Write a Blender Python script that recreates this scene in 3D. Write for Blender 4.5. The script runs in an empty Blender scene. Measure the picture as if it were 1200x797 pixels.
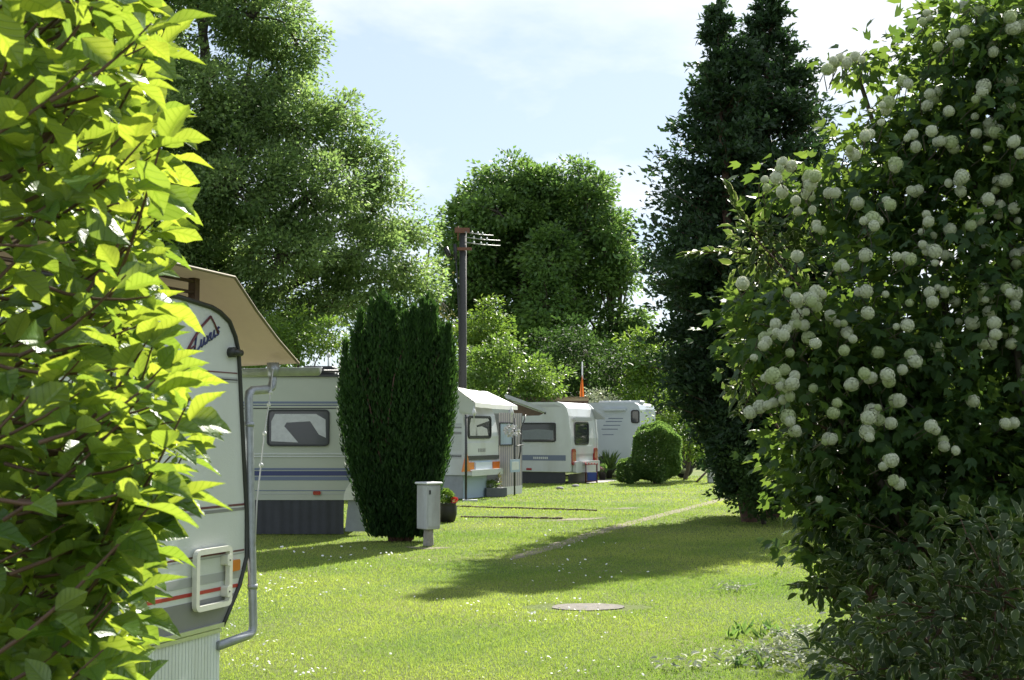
import bpy, math, random
import numpy as np
from mathutils import Vector, Matrix
random.seed(7)
rng = np.random.default_rng(7)
R = math.radians
sc = bpy.context.scene
C = sc.collection

# ---------------------------------------------------------------- camera, sky, sun, exposure
F, CX, CY, H = 1500.0, 600.0, 398.5, 1.65          # photo pixels (1200 wide), eye height in metres
PITCH = math.atan(107.5 / F)
cam_d = bpy.data.cameras.new('camera')
cam = bpy.data.objects.new('camera', cam_d); C.objects.link(cam)
cam.location = (0, 0, H)
cam.rotation_euler = (math.pi / 2 + PITCH, 0, 0)
cam_d.sensor_width = 36.0
cam_d.lens = 36.0 * F / 1200.0
cam_d.clip_start = 0.05
cam_d.clip_end = 2000
cam_d.dof.use_dof = True
cam_d.dof.focus_distance = 9.0
cam_d.dof.aperture_fstop = 16.0
sc.camera = cam

SUN_AZ, SUN_EL = 23.5, 39.5                          # degrees right of the view axis, above the horizon
world = bpy.data.worlds.new('World'); sc.world = world; world.use_nodes = True
nt = world.node_tree; nt.nodes.clear()
wo = nt.nodes.new('ShaderNodeOutputWorld'); bg = nt.nodes.new('ShaderNodeBackground')
sky = nt.nodes.new('ShaderNodeTexSky'); sky.sky_type = 'NISHITA'; sky.sun_disc = False
sky.sun_elevation = R(SUN_EL); sky.sun_rotation = R(SUN_AZ)
sky.air_density = 1.0; sky.dust_density = 0.5; sky.ozone_density = 2.0
bg.inputs['Strength'].default_value = 0.06
tc = nt.nodes.new('ShaderNodeTexCoord'); mp = nt.nodes.new('ShaderNodeMapping')
mp.inputs['Scale'].default_value = (1.0, 1.0, 2.6); mp.inputs['Location'].default_value = (0.35, 0.2, 0.1)
mp.inputs['Rotation'].default_value = (0, 0.35, 0.2)
nz = nt.nodes.new('ShaderNodeTexNoise'); nz.inputs['Scale'].default_value = 2.3
nz.inputs['Detail'].default_value = 7; nz.inputs['Roughness'].default_value = 0.55; nz.inputs['Distortion'].default_value = 0.5
cr = nt.nodes.new('ShaderNodeValToRGB')
cr.color_ramp.elements[0].position = 0.44; cr.color_ramp.elements[0].color = (0.05, 0.05, 0.05, 1)
cr.color_ramp.elements[1].position = 0.66; cr.color_ramp.elements[1].color = (0.95, 0.95, 0.95, 1)
mx = nt.nodes.new('ShaderNodeMixRGB'); mx.inputs[2].default_value = (8.2, 8.4, 8.7, 1)
nt.links.new(tc.outputs['Generated'], mp.inputs['Vector']); nt.links.new(mp.outputs[0], nz.inputs['Vector'])
nt.links.new(nz.outputs['Fac'], cr.inputs[0]); nt.links.new(cr.outputs[0], mx.inputs[0])
veil = nt.nodes.new('ShaderNodeMixRGB'); veil.inputs[0].default_value = 0.6; veil.inputs[2].default_value = (5.1, 6.05, 7.3, 1)
nt.links.new(sky.outputs[0], veil.inputs[1]); nt.links.new(veil.outputs[0], mx.inputs[1]); nt.links.new(mx.outputs[0], bg.inputs['Color'])
nt.links.new(bg.outputs[0], wo.inputs['Surface'])

sun_d = bpy.data.lights.new('sun', 'SUN'); sun_d.energy = 5.0; sun_d.angle = R(0.53); sun_d.color = (1.0, 0.95, 0.86)
sun = bpy.data.objects.new('sun', sun_d); C.objects.link(sun)
to_sun = Vector((math.sin(R(SUN_AZ)) * math.cos(R(SUN_EL)), math.cos(R(SUN_AZ)) * math.cos(R(SUN_EL)), math.sin(R(SUN_EL))))
sun.rotation_euler = to_sun.to_track_quat('Z', 'Y').to_euler()
sun.location = (20, 30, 40)
vs = sc.view_settings
vs.view_transform = 'Standard'; vs.look = 'None'; vs.gamma = 1.0; vs.use_curve_mapping = False
vs.exposure = 1.3
sc.cycles.use_denoising = True
sc.cycles.max_bounces = 8; sc.cycles.diffuse_bounces = 4; sc.cycles.transmission_bounces = 6; sc.cycles.transparent_max_bounces = 6

# ---------------------------------------------------------------- pixel -> place helpers
def ray(px, py):
    u, v = (px - CX) / F, (CY - py) / F
    return Vector((u, math.cos(PITCH) - v * math.sin(PITCH), math.sin(PITCH) + v * math.cos(PITCH)))
def at(px, py, d):
    r = ray(px, py); return Vector((0, 0, H)) + r * (d / r.y)
def ground(px, py, z=0.0):
    r = ray(px, py); return Vector((0, 0, H)) + r * ((z - H) / r.z)
class Wall:
    """A vertical plane: u runs along it (ang degrees from +X), normal n looks to the camera's side."""
    def __init__(s, px, d, ang):
        o = at(px, 506, d); s.o = Vector((o.x, o.y, 0)); a = R(ang)
        s.u = Vector((math.cos(a), math.sin(a), 0)); s.n = Vector((math.sin(a), -math.cos(a), 0))
    def uz(s, px, py, off=0.0):
        r = ray(px, py); c = Vector((0, 0, H))
        t = (s.o + s.n * off - c).dot(s.n) / r.dot(s.n)
        p = c + r * t
        return ((p - s.o).dot(s.u), p.z)
    def P(s, u, z, off=0.0): return s.o + s.u * u + s.n * off + Vector((0, 0, z))
    def px(s, px, py, off=0.0): return s.P(*s.uz(px, py, off), off)

# ---------------------------------------------------------------- materials
def mat(name, col, rough=0.5, spec=0.5, metal=0.0, noise=0.0, nscale=8.0, bump=0.0, bscale=60.0, trans=0.0, coat=0.0, dirt=None):
    m = bpy.data.materials.new(name); m.use_nodes = True
    n = m.node_tree.nodes; l = m.node_tree.links; b = n['Principled BSDF']; out = n['Material Output']
    b.inputs['Base Color'].default_value = (*col, 1); b.inputs['Roughness'].default_value = rough
    b.inputs['Specular IOR Level'].default_value = spec; b.inputs['Metallic'].default_value = metal
    b.inputs['Coat Weight'].default_value = coat
    tcn = n.new('ShaderNodeTexCoord')
    if noise:
        t = n.new('ShaderNodeTexNoise'); t.inputs['Scale'].default_value = nscale; t.inputs['Detail'].default_value = 6
        t.inputs['Roughness'].default_value = 0.65
        l.new(tcn.outputs['Object'], t.inputs['Vector'])
        r = n.new('ShaderNodeMapRange'); r.inputs['From Min'].default_value = 0.3; r.inputs['From Max'].default_value = 0.7
        r.inputs['To Min'].default_value = 1 - noise; r.inputs['To Max'].default_value = 1 + noise * 0.5
        l.new(t.outputs['Fac'], r.inputs['Value'])
        mm = n.new('ShaderNodeMixRGB'); mm.blend_type = 'MULTIPLY'; mm.inputs[0].default_value = 1
        mm.inputs[1].default_value = (*col, 1); l.new(r.outputs[0], mm.inputs[2])
        src = mm.outputs[0]
        if dirt:
            t2 = n.new('ShaderNodeTexNoise'); t2.inputs['Scale'].default_value = nscale * 0.6; t2.inputs['Detail'].default_value = 8
            mp2 = n.new('ShaderNodeMapping'); mp2.inputs['Scale'].default_value = (1, 1, 0.15); mp2.inputs['Location'].default_value = (3.1, 7.7, 1.2)
            l.new(tcn.outputs['Object'], mp2.inputs[0]); l.new(mp2.outputs[0], t2.inputs['Vector'])
            r2 = n.new('ShaderNodeMapRange'); r2.inputs['From Min'].default_value = 0.48; r2.inputs['From Max'].default_value = 0.75
            r2.inputs['To Max'].default_value = 0.65; l.new(t2.outputs['Fac'], r2.inputs['Value'])
            m2 = n.new('ShaderNodeMixRGB'); m2.inputs[2].default_value = (*dirt, 1)
            l.new(r2.outputs[0], m2.inputs[0]); l.new(src, m2.inputs[1]); src = m2.outputs[0]
        l.new(src, b.inputs['Base Color'])
    if bump:
        t = n.new('ShaderNodeTexNoise'); t.inputs['Scale'].default_value = bscale; t.inputs['Detail'].default_value = 4
        l.new(tcn.outputs['Object'], t.inputs['Vector'])
        bp = n.new('ShaderNodeBump'); bp.inputs['Strength'].default_value = bump; bp.inputs['Distance'].default_value = 0.02
        l.new(t.outputs['Fac'], bp.inputs['Height']); l.new(bp.outputs[0], b.inputs['Normal'])
    if trans:
        tr = n.new('ShaderNodeBsdfTranslucent'); tr.inputs[0].default_value = (*col, 1)
        ms = n.new('ShaderNodeMixShader'); ms.inputs[0].default_value = trans
        l.new(b.outputs[0], ms.inputs[1]); l.new(tr.outputs[0], ms.inputs[2]); l.new(ms.outputs[0], out.inputs['Surface'])
    return m

def leafmat(name, c0, c1, tcol, tf=0.4, rough=0.45, spec=0.4, kind=None, margin=(0.6, 0.62, 0.4), under=None):
    """c0..c1 by the per-leaf number 'rnd'; tcol is the light let through; kind 'vein' / 'margin' use the leaf's own coordinates."""
    m = bpy.data.materials.new(name); m.use_nodes = True
    n = m.node_tree.nodes; l = m.node_tree.links; b = n['Principled BSDF']; out = n['Material Output']
    b.inputs['Roughness'].default_value = rough; b.inputs['Specular IOR Level'].default_value = spec
    a = n.new('ShaderNodeAttribute'); a.attribute_name = 'rnd'
    mc = n.new('ShaderNodeMixRGB'); mc.inputs[1].default_value = (*c0, 1); mc.inputs[2].default_value = (*c1, 1)
    l.new(a.outputs['Fac'], mc.inputs[0]); col = mc.outputs[0]
    tm = n.new('ShaderNodeMixRGB'); tm.inputs[1].default_value = (tcol[0] * .55, tcol[1] * .72, tcol[2] * .8, 1); tm.inputs[2].default_value = (*[min(1, x * 1.15) for x in tcol], 1)
    l.new(a.outputs['Fac'], tm.inputs[0]); tcl = tm.outputs[0]
    if kind:
        lu = n.new('ShaderNodeAttribute'); lu.attribute_name = 'leafuv'
        sx = n.new('ShaderNodeSeparateXYZ'); l.new(lu.outputs['Vector'], sx.inputs[0])
        ab = n.new('ShaderNodeMath'); ab.operation = 'ABSOLUTE'; l.new(sx.outputs['X'], ab.inputs[0])
        if kind == 'vein':
            # side veins: lines of y - 0.55|x|
            k = n.new('ShaderNodeMath'); k.operation = 'MULTIPLY_ADD'; k.inputs[1].default_value = -0.55
            l.new(ab.outputs[0], k.inputs[0]); l.new(sx.outputs['Y'], k.inputs[2])
            s = n.new('ShaderNodeMath'); s.operation = 'MULTIPLY'; s.inputs[1].default_value = 7.0; l.new(k.outputs[0], s.inputs[0])
            fr = n.new('ShaderNodeMath'); fr.operation = 'PINGPONG'; fr.inputs[1].default_value = 0.5; l.new(s.outputs[0], fr.inputs[0])
            mn = n.new('ShaderNodeMath'); mn.operation = 'MINIMUM'; l.new(fr.outputs[0], mn.inputs[0])
            k2 = n.new('ShaderNodeMath'); k2.operation = 'MULTIPLY'; k2.inputs[1].default_value = 2.2; l.new(ab.outputs[0], k2.inputs[0]); l.new(k2.outputs[0], mn.inputs[1])
            ss = n.new('ShaderNodeMapRange'); ss.interpolation_type = 'SMOOTHSTEP'; ss.inputs['From Max'].default_value = 0.16
            l.new(mn.outputs[0], ss.inputs['Value'])
            bp = n.new('ShaderNodeBump'); bp.inputs['Strength'].default_value = 0.55; bp.inputs['Distance'].default_value = 0.004
            l.new(ss.outputs[0], bp.inputs['Height']); l.new(bp.outputs[0], b.inputs['Normal'])
            v1 = n.new('ShaderNodeMixRGB'); v1.blend_type = 'MULTIPLY'; v1.inputs[2].default_value = (0.72, 0.78, 0.6, 1)
            iv = n.new('ShaderNodeMath'); iv.operation = 'SUBTRACT'; iv.inputs[0].default_value = 1; l.new(ss.outputs[0], iv.inputs[1])
            l.new(iv.outputs[0], v1.inputs[0]); l.new(tcl, v1.inputs[1]); tcl = v1.outputs[0]
        else:
            no = n.new('ShaderNodeTexNoise'); no.inputs['Scale'].default_value = 3.0; l.new(lu.outputs['Vector'], no.inputs['Vector'])
            # |x| relative to the half width at y: w = 4y(1-y)*0.5
            y1 = n.new('ShaderNodeMath'); y1.operation = 'SUBTRACT'; y1.inputs[0].default_value = 1; l.new(sx.outputs['Y'], y1.inputs[1])
            ww = n.new('ShaderNodeMath'); ww.operation = 'MULTIPLY'; l.new(y1.outputs[0], ww.inputs[0]); l.new(sx.outputs['Y'], ww.inputs[1])
            w2 = n.new('ShaderNodeMath'); w2.operation = 'MULTIPLY_ADD'; w2.inputs[1].default_value = 1.9; w2.inputs[2].default_value = 0.02; l.new(ww.outputs[0], w2.inputs[0])
            dv = n.new('ShaderNodeMath'); dv.operation = 'DIVIDE'; l.new(ab.outputs[0], dv.inputs[0]); l.new(w2.outputs[0], dv.inputs[1])
            ad = n.new('ShaderNodeMath'); ad.operation = 'MULTIPLY_ADD'; ad.inputs[1].default_value = 0.5; l.new(no.outputs['Fac'], ad.inputs[0]); l.new(dv.outputs[0], ad.inputs[2])
            ss = n.new('ShaderNodeMapRange'); ss.interpolation_type = 'SMOOTHSTEP'; ss.inputs['From Min'].default_value = 0.92; ss.inputs['From Max'].default_value = 1.08
            l.new(ad.outputs[0], ss.inputs['Value'])
            v1 = n.new('ShaderNodeMixRGB'); v1.inputs[2].default_value = (*margin, 1); l.new(ss.outputs[0], v1.inputs[0]); l.new(col, v1.inputs[1]); col = v1.outputs[0]
            v2 = n.new('ShaderNodeMixRGB'); v2.inputs[2].default_value = (0.62, 0.62, 0.3, 1); l.new(ss.outputs[0], v2.inputs[0]); l.new(tcl, v2.inputs[1]); tcl = v2.outputs[0]
    if under:
        ge_ = n.new('ShaderNodeNewGeometry'); um = n.new('ShaderNodeMixRGB'); um.inputs[2].default_value = (*under, 1)
        l.new(ge_.outputs['Backfacing'], um.inputs[0]); l.new(col, um.inputs[1]); col = um.outputs[0]
    l.new(col, b.inputs['Base Color'])
    tr = n.new('ShaderNodeBsdfTranslucent'); l.new(tcl, tr.inputs[0])
    ms = n.new('ShaderNodeMixShader'); ms.inputs[0].default_value = tf
    l.new(b.outputs[0], ms.inputs[1]); l.new(tr.outputs[0], ms.inputs[2]); l.new(ms.outputs[0], out.inputs['Surface'])
    return m

M = dict(
    white=mat('white_lacquer', (0.54, 0.565, 0.565), 0.35, noise=0.06, nscale=3, dirt=(0.4, 0.41, 0.36)),
    whitewall=mat('pale_stucco_sheet', (0.65, 0.68, 0.67), 0.38, noise=0.05, nscale=2.2, bump=0.10, bscale=90, dirt=(0.5, 0.52, 0.48)),
    cream=mat('cream_sheet', (0.41, 0.435, 0.355), 0.4, noise=0.06, nscale=2.2, bump=0.06, bscale=70, dirt=(0.42, 0.42, 0.34)),
    camper=mat('camper_sheet', (0.47, 0.52, 0.57), 0.3, noise=0.04, nscale=2),
    skirtw=mat('white_plastic_lath', (0.72, 0.76, 0.78), 0.45, noise=0.08, nscale=5, dirt=(0.45, 0.45, 0.38)),
    skirtd=mat('dark_awning_cloth', (0.045, 0.047, 0.053), 0.7, noise=0.2, nscale=6),
    skirtg=mat('grey_awning_cloth', (0.28, 0.30, 0.32), 0.7, noise=0.15, nscale=6),
    grey=mat('grey_print', (0.22, 0.22, 0.22), 0.45, noise=0.06),
    greyl=mat('light_grey_print', (0.38, 0.39, 0.39), 0.45),
    red=mat('red_print', (0.42, 0.035, 0.03), 0.4),
    maroon=mat('maroon_print', (0.13, 0.03, 0.04), 0.4),
    navy=mat('navy_print', (0.03, 0.04, 0.14), 0.4),
    blueg=mat('slate_blue_print', (0.13, 0.16, 0.24), 0.4),
    black=mat('black_rubber', (0.015, 0.016, 0.018), 0.5, noise=0.2),
    trim=mat('dark_trim', (0.03, 0.032, 0.03), 0.45),
    alu=mat('aluminium', (0.62, 0.63, 0.64), 0.33, metal=0.85, noise=0.1, nscale=20),
    zinc=mat('zinc_pipe', (0.36, 0.38, 0.40), 0.42, metal=0.55, noise=0.2, nscale=18),
    handle=mat('ivory_plastic', (0.68, 0.68, 0.60), 0.4, noise=0.08, nscale=30),
    orange=mat('orange_lens', (0.55, 0.13, 0.015), 0.2, coat=0.5),
    redlens=mat('red_lens', (0.30, 0.008, 0.010), 0.2, coat=0.5),
    tarp=mat('tan_tarpaulin', (0.225, 0.19, 0.115), 0.7, noise=0.18, nscale=3, trans=0.16, bump=.5, bscale=2.6),
    tarpw=mat('white_tarpaulin', (0.78, 0.78, 0.75), 0.5, noise=0.06, nscale=3, trans=0.12),
    roofg=mat('grey_roof_sheet', (0.36, 0.38, 0.38), 0.5, noise=0.1, nscale=3),
    brown=mat('brown_board', (0.11, 0.07, 0.045), 0.7, noise=0.3, nscale=20),
    glass=mat('dark_window', (0.03, 0.035, 0.04), 0.08, spec=0.7),
    curtain=mat('pale_net_curtain', (0.55, 0.55, 0.55), 0.8, noise=0.15, nscale=14),
    curtaing=mat('grey_curtain', (0.20, 0.22, 0.24), 0.8, noise=0.15, nscale=14),
    box=mat('grey_enamel', (0.42, 0.43, 0.43), 0.45, noise=0.12, nscale=9, dirt=(0.2, 0.19, 0.16)),
    lid=mat('pale_enamel', (0.6, 0.61, 0.6), 0.45, noise=0.1),
    concrete=mat('concrete', (0.30, 0.28, 0.25), 0.85, noise=0.25, nscale=25, bump=0.3),
    wood=mat('tarred_pole', (0.05, 0.049, 0.05), 0.8, noise=0.35, nscale=30, bump=0.4, bscale=25),
    rust=mat('rusty_iron', (0.16, 0.07, 0.045), 0.8, noise=0.3, nscale=30),
    wire=mat('wire', (0.3, 0.3, 0.29), 0.5),
    reed=mat('reed_mat', (0.34, 0.27, 0.17), 0.85, noise=0.3, nscale=30),
    flag=mat('orange_cloth', (0.55, 0.15, 0.03), 0.8, trans=0.3),
    bluec=mat('blue_plastic', (0.03, 0.06, 0.28), 0.45),
    bluep=mat('pale_blue_plastic', (0.33, 0.42, 0.52), 0.5),
    plate=mat('blue_white_plate', (0.5, 0.56, 0.62), 0.4),
    pot=mat('black_pot', (0.02, 0.018, 0.017), 0.5),
    slate=mat('slate_planter', (0.11, 0.12, 0.13), 0.7, noise=0.2),
    bark=mat('bark', (0.085, 0.07, 0.055), 0.9, noise=0.4, nscale=12, bump=0.6, bscale=14),
    barkr=mat('red_bark', (0.10, 0.055, 0.04), 0.9, noise=0.4, nscale=12, bump=0.6, bscale=14),
    twig=mat('brown_twig', (0.11, 0.06, 0.04), 0.7, noise=0.2, nscale=30),
    stone=mat('stone', (0.28, 0.27, 0.26), 0.9, noise=0.3, nscale=20, bump=0.5),
    petal=mat('petal', (0.50, 0.53, 0.39), 0.7, trans=0.2),
    petalg=mat('greenish_petal', (0.40, 0.46, 0.25), 0.7, trans=0.2),
    daisy=mat('daisy', (0.8, 0.8, 0.78), 0.7, trans=0.25),
    redfl=mat('red_flower', (0.55, 0.05, 0.04), 0.7, trans=0.2),
)

# ---------------------------------------------------------------- object helpers
def tag(o, label=None, cat=None, group=None, kind=None):
    if label: o['label'] = label
    if cat: o['category'] = cat
    if group: o['group'] = group
    if kind: o['kind'] = kind
    return o
def empty(name, loc, label=None, cat=None, group=None):
    o = bpy.data.objects.new(name, None); C.objects.link(o); o.location = loc; o.empty_display_size = 0.3
    return tag(o, label, cat, group)
def link(name, me, m, parent=None):
    o = bpy.data.objects.new(name, me); C.objects.link(o)
    if m and not me.materials: me.materials.append(m)
    if parent: o.parent = parent
    return o
def wloc(o):
    v = Vector(o.location)
    while o.parent: o = o.parent; v = v + Vector(o.location)
    return v

class MB:
    """collects shapes in world space; build() turns them into one mesh object under its parent"""
    def __init__(s): s.v = []; s.f = []; s.sm = []
    def add(s, vs, fs, smooth=False):
        b = len(s.v); s.v += [Vector(p) for p in vs]
        s.f += [tuple(i + b for i in f) for f in fs]; s.sm += [smooth] * len(fs); return s
    def box(s, c, sx, sy, sz, rz=0.0, b=0.0):
        c = Vector(c); ca, sa = math.cos(rz), math.sin(rz); pts = []
        if b <= 0:
            for z in (-.5, .5):
                for x, y in ((-.5, -.5), (.5, -.5), (.5, .5), (-.5, .5)):
                    X, Y = x * sx, y * sy; pts.append(c + Vector((X * ca - Y * sa, X * sa + Y * ca, z * sz)))
            return s.add(pts, [(3, 2, 1, 0), (4, 5, 6, 7), (0, 1, 5, 4), (1, 2, 6, 5), (2, 3, 7, 6), (3, 0, 4, 7)])
        rings = [(-.5 * sz, b), (-.5 * sz + b, 0), (.5 * sz - b, 0), (.5 * sz, b)]
        for z, ins in rings:
            hx, hy = sx / 2 - ins, sy / 2 - ins
            for X, Y in ((-hx + b, -hy), (hx - b, -hy), (hx, -hy + b), (hx, hy - b), (hx - b, hy), (-hx + b, hy), (-hx, hy - b), (-hx, -hy + b)):
                pts.append(c + Vector((X * ca - Y * sa, X * sa + Y * ca, z)))
        fs = [tuple(range(7, -1, -1)), tuple(range(24, 32))]
        for k in range(3):
            for i in range(8):
                j = (i + 1) % 8; fs.append((k * 8 + i, k * 8 + j, k * 8 + 8 + j, k * 8 + 8 + i))
        return s.add(pts, fs)
    def tube(s, pts, rad, n=8, cap=True):
        pts = [Vector(p) for p in pts]
        if not hasattr(rad, '__len__'): rad = [rad] * len(pts)
        vs = []; up = Vector((0, 0, 1))
        t0 = (pts[1] - pts[0]).normalized()
        a = t0.cross(up if abs(t0.z) < 0.95 else Vector((1, 0, 0))).normalized()
        for i, p in enumerate(pts):
            t = (pts[min(i + 1, len(pts) - 1)] - pts[max(i - 1, 0)]).normalized()
            a = (a - t * a.dot(t)).normalized(); b = t.cross(a)
            for k in range(n):
                an = 2 * math.pi * k / n; vs.append(p + (a * math.cos(an) + b * math.sin(an)) * rad[i])
        fs = []
        for i in range(len(pts) - 1):
            for k in range(n):
                j = (k + 1) % n; fs.append((i * n + k, i * n + j, (i + 1) * n + j, (i + 1) * n + k))
        if cap: fs += [tuple(range(n - 1, -1, -1)), tuple(range((len(pts) - 1) * n, len(pts) * n))]
        return s.add(vs, fs, True)
    def wprism(s, W, poly, o0, o1, smooth=False):
        """polygon [(u,z)] on wall W pulled from offset o0 (back) to o1 (front)"""
        n = len(poly); vs = [W.P(u, z, o0) for u, z in poly] + [W.P(u, z, o1) for u, z in poly]
        fs = [tuple(range(n)), tuple(range(2 * n - 1, n - 1, -1))] + [(i, n + i, n + (i + 1) % n, (i + 1) % n) for i in range(n)]
        return s.add(vs, fs, smooth)
    def lathe(s, c, prof, n=14):
        c = Vector(c); vs = []
        for r, z in prof:
            for k in range(n):
                a = 2 * math.pi * k / n; vs.append(c + Vector((r * math.cos(a), r * math.sin(a), z)))
        fs = [(i * n + k, i * n + (k + 1) % n, (i + 1) * n + (k + 1) % n, (i + 1) * n + k) for i in range(len(prof) - 1) for k in range(n)]
        fs += [tuple(range(n - 1, -1, -1)), tuple(range((len(prof) - 1) * n, len(prof) * n))]
        return s.add(vs, fs, True)
    def build(s, name, m, parent=None):
        off = wloc(parent) if parent else Vector((0, 0, 0))
        o_loc = Vector((0, 0, 0))
        if not parent and s.v:
            o_loc = sum(s.v, Vector()) / len(s.v); o_loc.z = min(v.z for v in s.v); off = o_loc
        me = bpy.data.meshes.new(name)
        me.from_pydata([tuple(v - off) for v in s.v], [], s.f); me.update()
        me.polygons.foreach_set('use_smooth', s.sm)
        import bmesh
        bm = bmesh.new(); bm.from_mesh(me); bmesh.ops.recalc_face_normals(bm, faces=bm.faces); bm.to_mesh(me); bm.free()
        o = link(name, me, m, parent); o.location = o_loc
        return o

def rrect(u0, z0, u1, z1, r, k=4):
    if r <= 0: return [(u0, z0), (u1, z0), (u1, z1), (u0, z1)]
    out = []
    for cx, cz, a0 in ((u1 - r, z0 + r, -90), (u1 - r, z1 - r, 0), (u0 + r, z1 - r, 90), (u0 + r, z0 + r, 180)):
        for i in range(k + 1):
            a = R(a0 + 90 * i / k); out.append((cx + r * math.cos(a), cz + r * math.sin(a)))
    return out
def plate(name, W, p0, p1, o0, o1, m, parent, r=0.0, off=0.0):
    """rectangle between two photo pixels, measured on wall W"""
    (u0, z1), (u1, z0) = W.uz(*p0, off), W.uz(*p1, off)
    return MB().wprism(W, rrect(min(u0, u1), min(z0, z1), max(u0, u1), max(z0, z1), r), o0, o1).build(name, m, parent)
def wring(W, u0, z0, u1, z1, r, t, o0, o1):
    """a rounded frame on the wall"""
    a = rrect(u0, z0, u1, z1, r); b = rrect(u0 + t, z0 + t, u1 - t, z1 - t, max(r - t, 0.004)); n = len(a); mb = MB()
    vs = [W.P(*p, o1) for p in a] + [W.P(*p, o1) for p in b] + [W.P(*p, o0) for p in a] + [W.P(*p, o0) for p in b]
    fs = []
    for i in range(n):
        j = (i + 1) % n
        fs += [(i, j, n + j, n + i), (2 * n + i, 2 * n + j, j, i), (n + i, n + j, 3 * n + j, 3 * n + i), (2 * n + j, 2 * n + i, 3 * n + i, 3 * n + j)]
    return mb.add(vs, fs)

# ---------------------------------------------------------------- leaf clouds (numpy)
DIAMOND = dict(v=np.array([[0, 0, 0], [-.5, .45, .10], [0, 1, 0], [.5, .45, .10]]), f=[(0, 2, 1), (0, 3, 2)])
BLADE = dict(v=np.array([[-.5, 0, 0], [.5, 0, 0], [0, 1, .25]]), f=[(0, 1, 2)])
def leaf_template(widths, curve=0.18, fold=0.22, wave=0.0):
    vs = []; fs = []
    n = len(widths)
    for i, w in enumerate(widths):
        y = i / (n - 1); z = -curve * (y ** 2) * 1.2 + curve * 0.5 * y
        for x in (-w, -w * .5, 0, w * .5, w): vs.append((x, y, z + abs(x) * fold + wave * math.sin(y * 9 + x * 5) * abs(x)))
    for i in range(n - 1):
        for k in range(4): a = i * 5 + k; fs.append((a, a + 1, a + 6, a + 5))
    return dict(v=np.array(vs), f=fs)
OVATE = leaf_template([.02, .30, .45, .49, .45, .34, .18, .01], wave=0.12)
LANCE = dict(v=np.array([[0, 0, 0], [-.42, .3, .12], [-.38, .65, .06], [0, 1, -.12], [.38, .65, .06], [.42, .3, .12], [0, .35, 0], [0, .68, -.03]]),
             f=[(0, 6, 1), (1, 6, 7, 2), (2, 7, 3), (0, 5, 6), (5, 4, 7, 6), (4, 3, 7)])
LOBED = dict(v=np.array([[0, 0, 0], [-.45, .25, .08], [-.55, .75, .0], [-.2, .6, .04], [0, 1, -.1], [.2, .6, .04], [.55, .75, .0], [.45, .25, .08], [0, .4, 0]]),
             f=[(0, 8, 2, 1), (8, 3, 2), (8, 5, 4, 3), (8, 6, 5), (0, 7, 6, 8)])

def norm(a): return a / np.maximum(np.linalg.norm(a, axis=-1, keepdims=True), 1e-9)
def frames(d, n):
    y = norm(d); x = norm(np.cross(y, n)); z = np.cross(x, y); return x, y, z
def make_mesh(name, V, faces_t, N, K, rnd, uv=None):
    me = bpy.data.meshes.new(name)
    tot = np.array([len(f) for f in faces_t]); flat = np.array([i for f in faces_t for i in f])
    me.vertices.add(N * K); me.vertices.foreach_set('co', V.reshape(-1).astype(np.float32))
    loops = (flat[None, :] + (np.arange(N) * K)[:, None]).reshape(-1)
    me.loops.add(len(loops)); me.loops.foreach_set('vertex_index', loops.astype(np.int32))
    lt = np.tile(tot, N); ls = np.concatenate([[0], np.cumsum(lt)[:-1]])
    me.polygons.add(len(lt)); me.polygons.foreach_set('loop_start', ls.astype(np.int32))
    me.update(calc_edges=True)
    a = me.attributes.new('rnd', 'FLOAT', 'POINT'); a.data.foreach_set('value', np.repeat(rnd, K).astype(np.float32))
    if uv is not None:
        b = me.attributes.new('leafuv', 'FLOAT_VECTOR', 'POINT'); b.data.foreach_set('vector', np.tile(uv, (N, 1)).reshape(-1).astype(np.float32))
    return me
def cloud(name, parent, m, pos, d, n, L, W, T=DIAMOND, rnd=None, smooth=False, kind='stuff', uv=False):
    N = len(pos); t = T['v']; K = len(t)
    off = np.array(wloc(parent)) if parent else np.zeros(3)
    x, y, z = frames(d, n); L = np.broadcast_to(L, (N,)); W = np.broadcast_to(W, (N,))
    V = (pos - off)[:, None, :] + t[None, :, 0:1] * (x * W[:, None])[:, None, :] + t[None, :, 1:2] * (y * L[:, None])[:, None, :] + t[None, :, 2:3] * (z * L[:, None])[:, None, :]
    if rnd is None: rnd = rng.random(N)
    me = make_mesh(name, V, T['f'], N, K, rnd, t if uv else None)
    if smooth: me.polygons.foreach_set('use_smooth', np.ones(len(me.polygons), bool))
    o = link(name, me, m, parent)
    if kind: o['kind'] = kind
    return o
def leaf_parts(name, parent, variants, pos, d, n, L, W):
    """each leaf an object of its own, sharing a few meshes"""
    off = np.array(wloc(parent)); x, y, z = frames(d, n)
    for i in range(len(pos)):
        o = bpy.data.objects.new(name, variants[i % len(variants)]); C.objects.link(o); o.parent = parent
        w, l = float(W[i]), float(L[i]); mt = Matrix.Identity(4)
        p = pos[i] - off
        for r_ in range(3):
            mt[r_][0] = x[i][r_] * w; mt[r_][1] = y[i][r_] * l; mt[r_][2] = z[i][r_] * l; mt[r_][3] = p[r_]
        o.matrix_local = mt
def leaf_variants(T, m, k=6):
    out = []
    for i in range(k):
        me = make_mesh('leaf', T['v'], T['f'], 1, len(T['v']), np.array([(i + .5) / k]), T['v'])
        me.polygons.foreach_set('use_smooth', np.ones(len(me.polygons), bool)); me.materials.append(m); out.append(me)
    return out
def rsph(n): return norm(rng.normal(size=(n, 3)))

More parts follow.
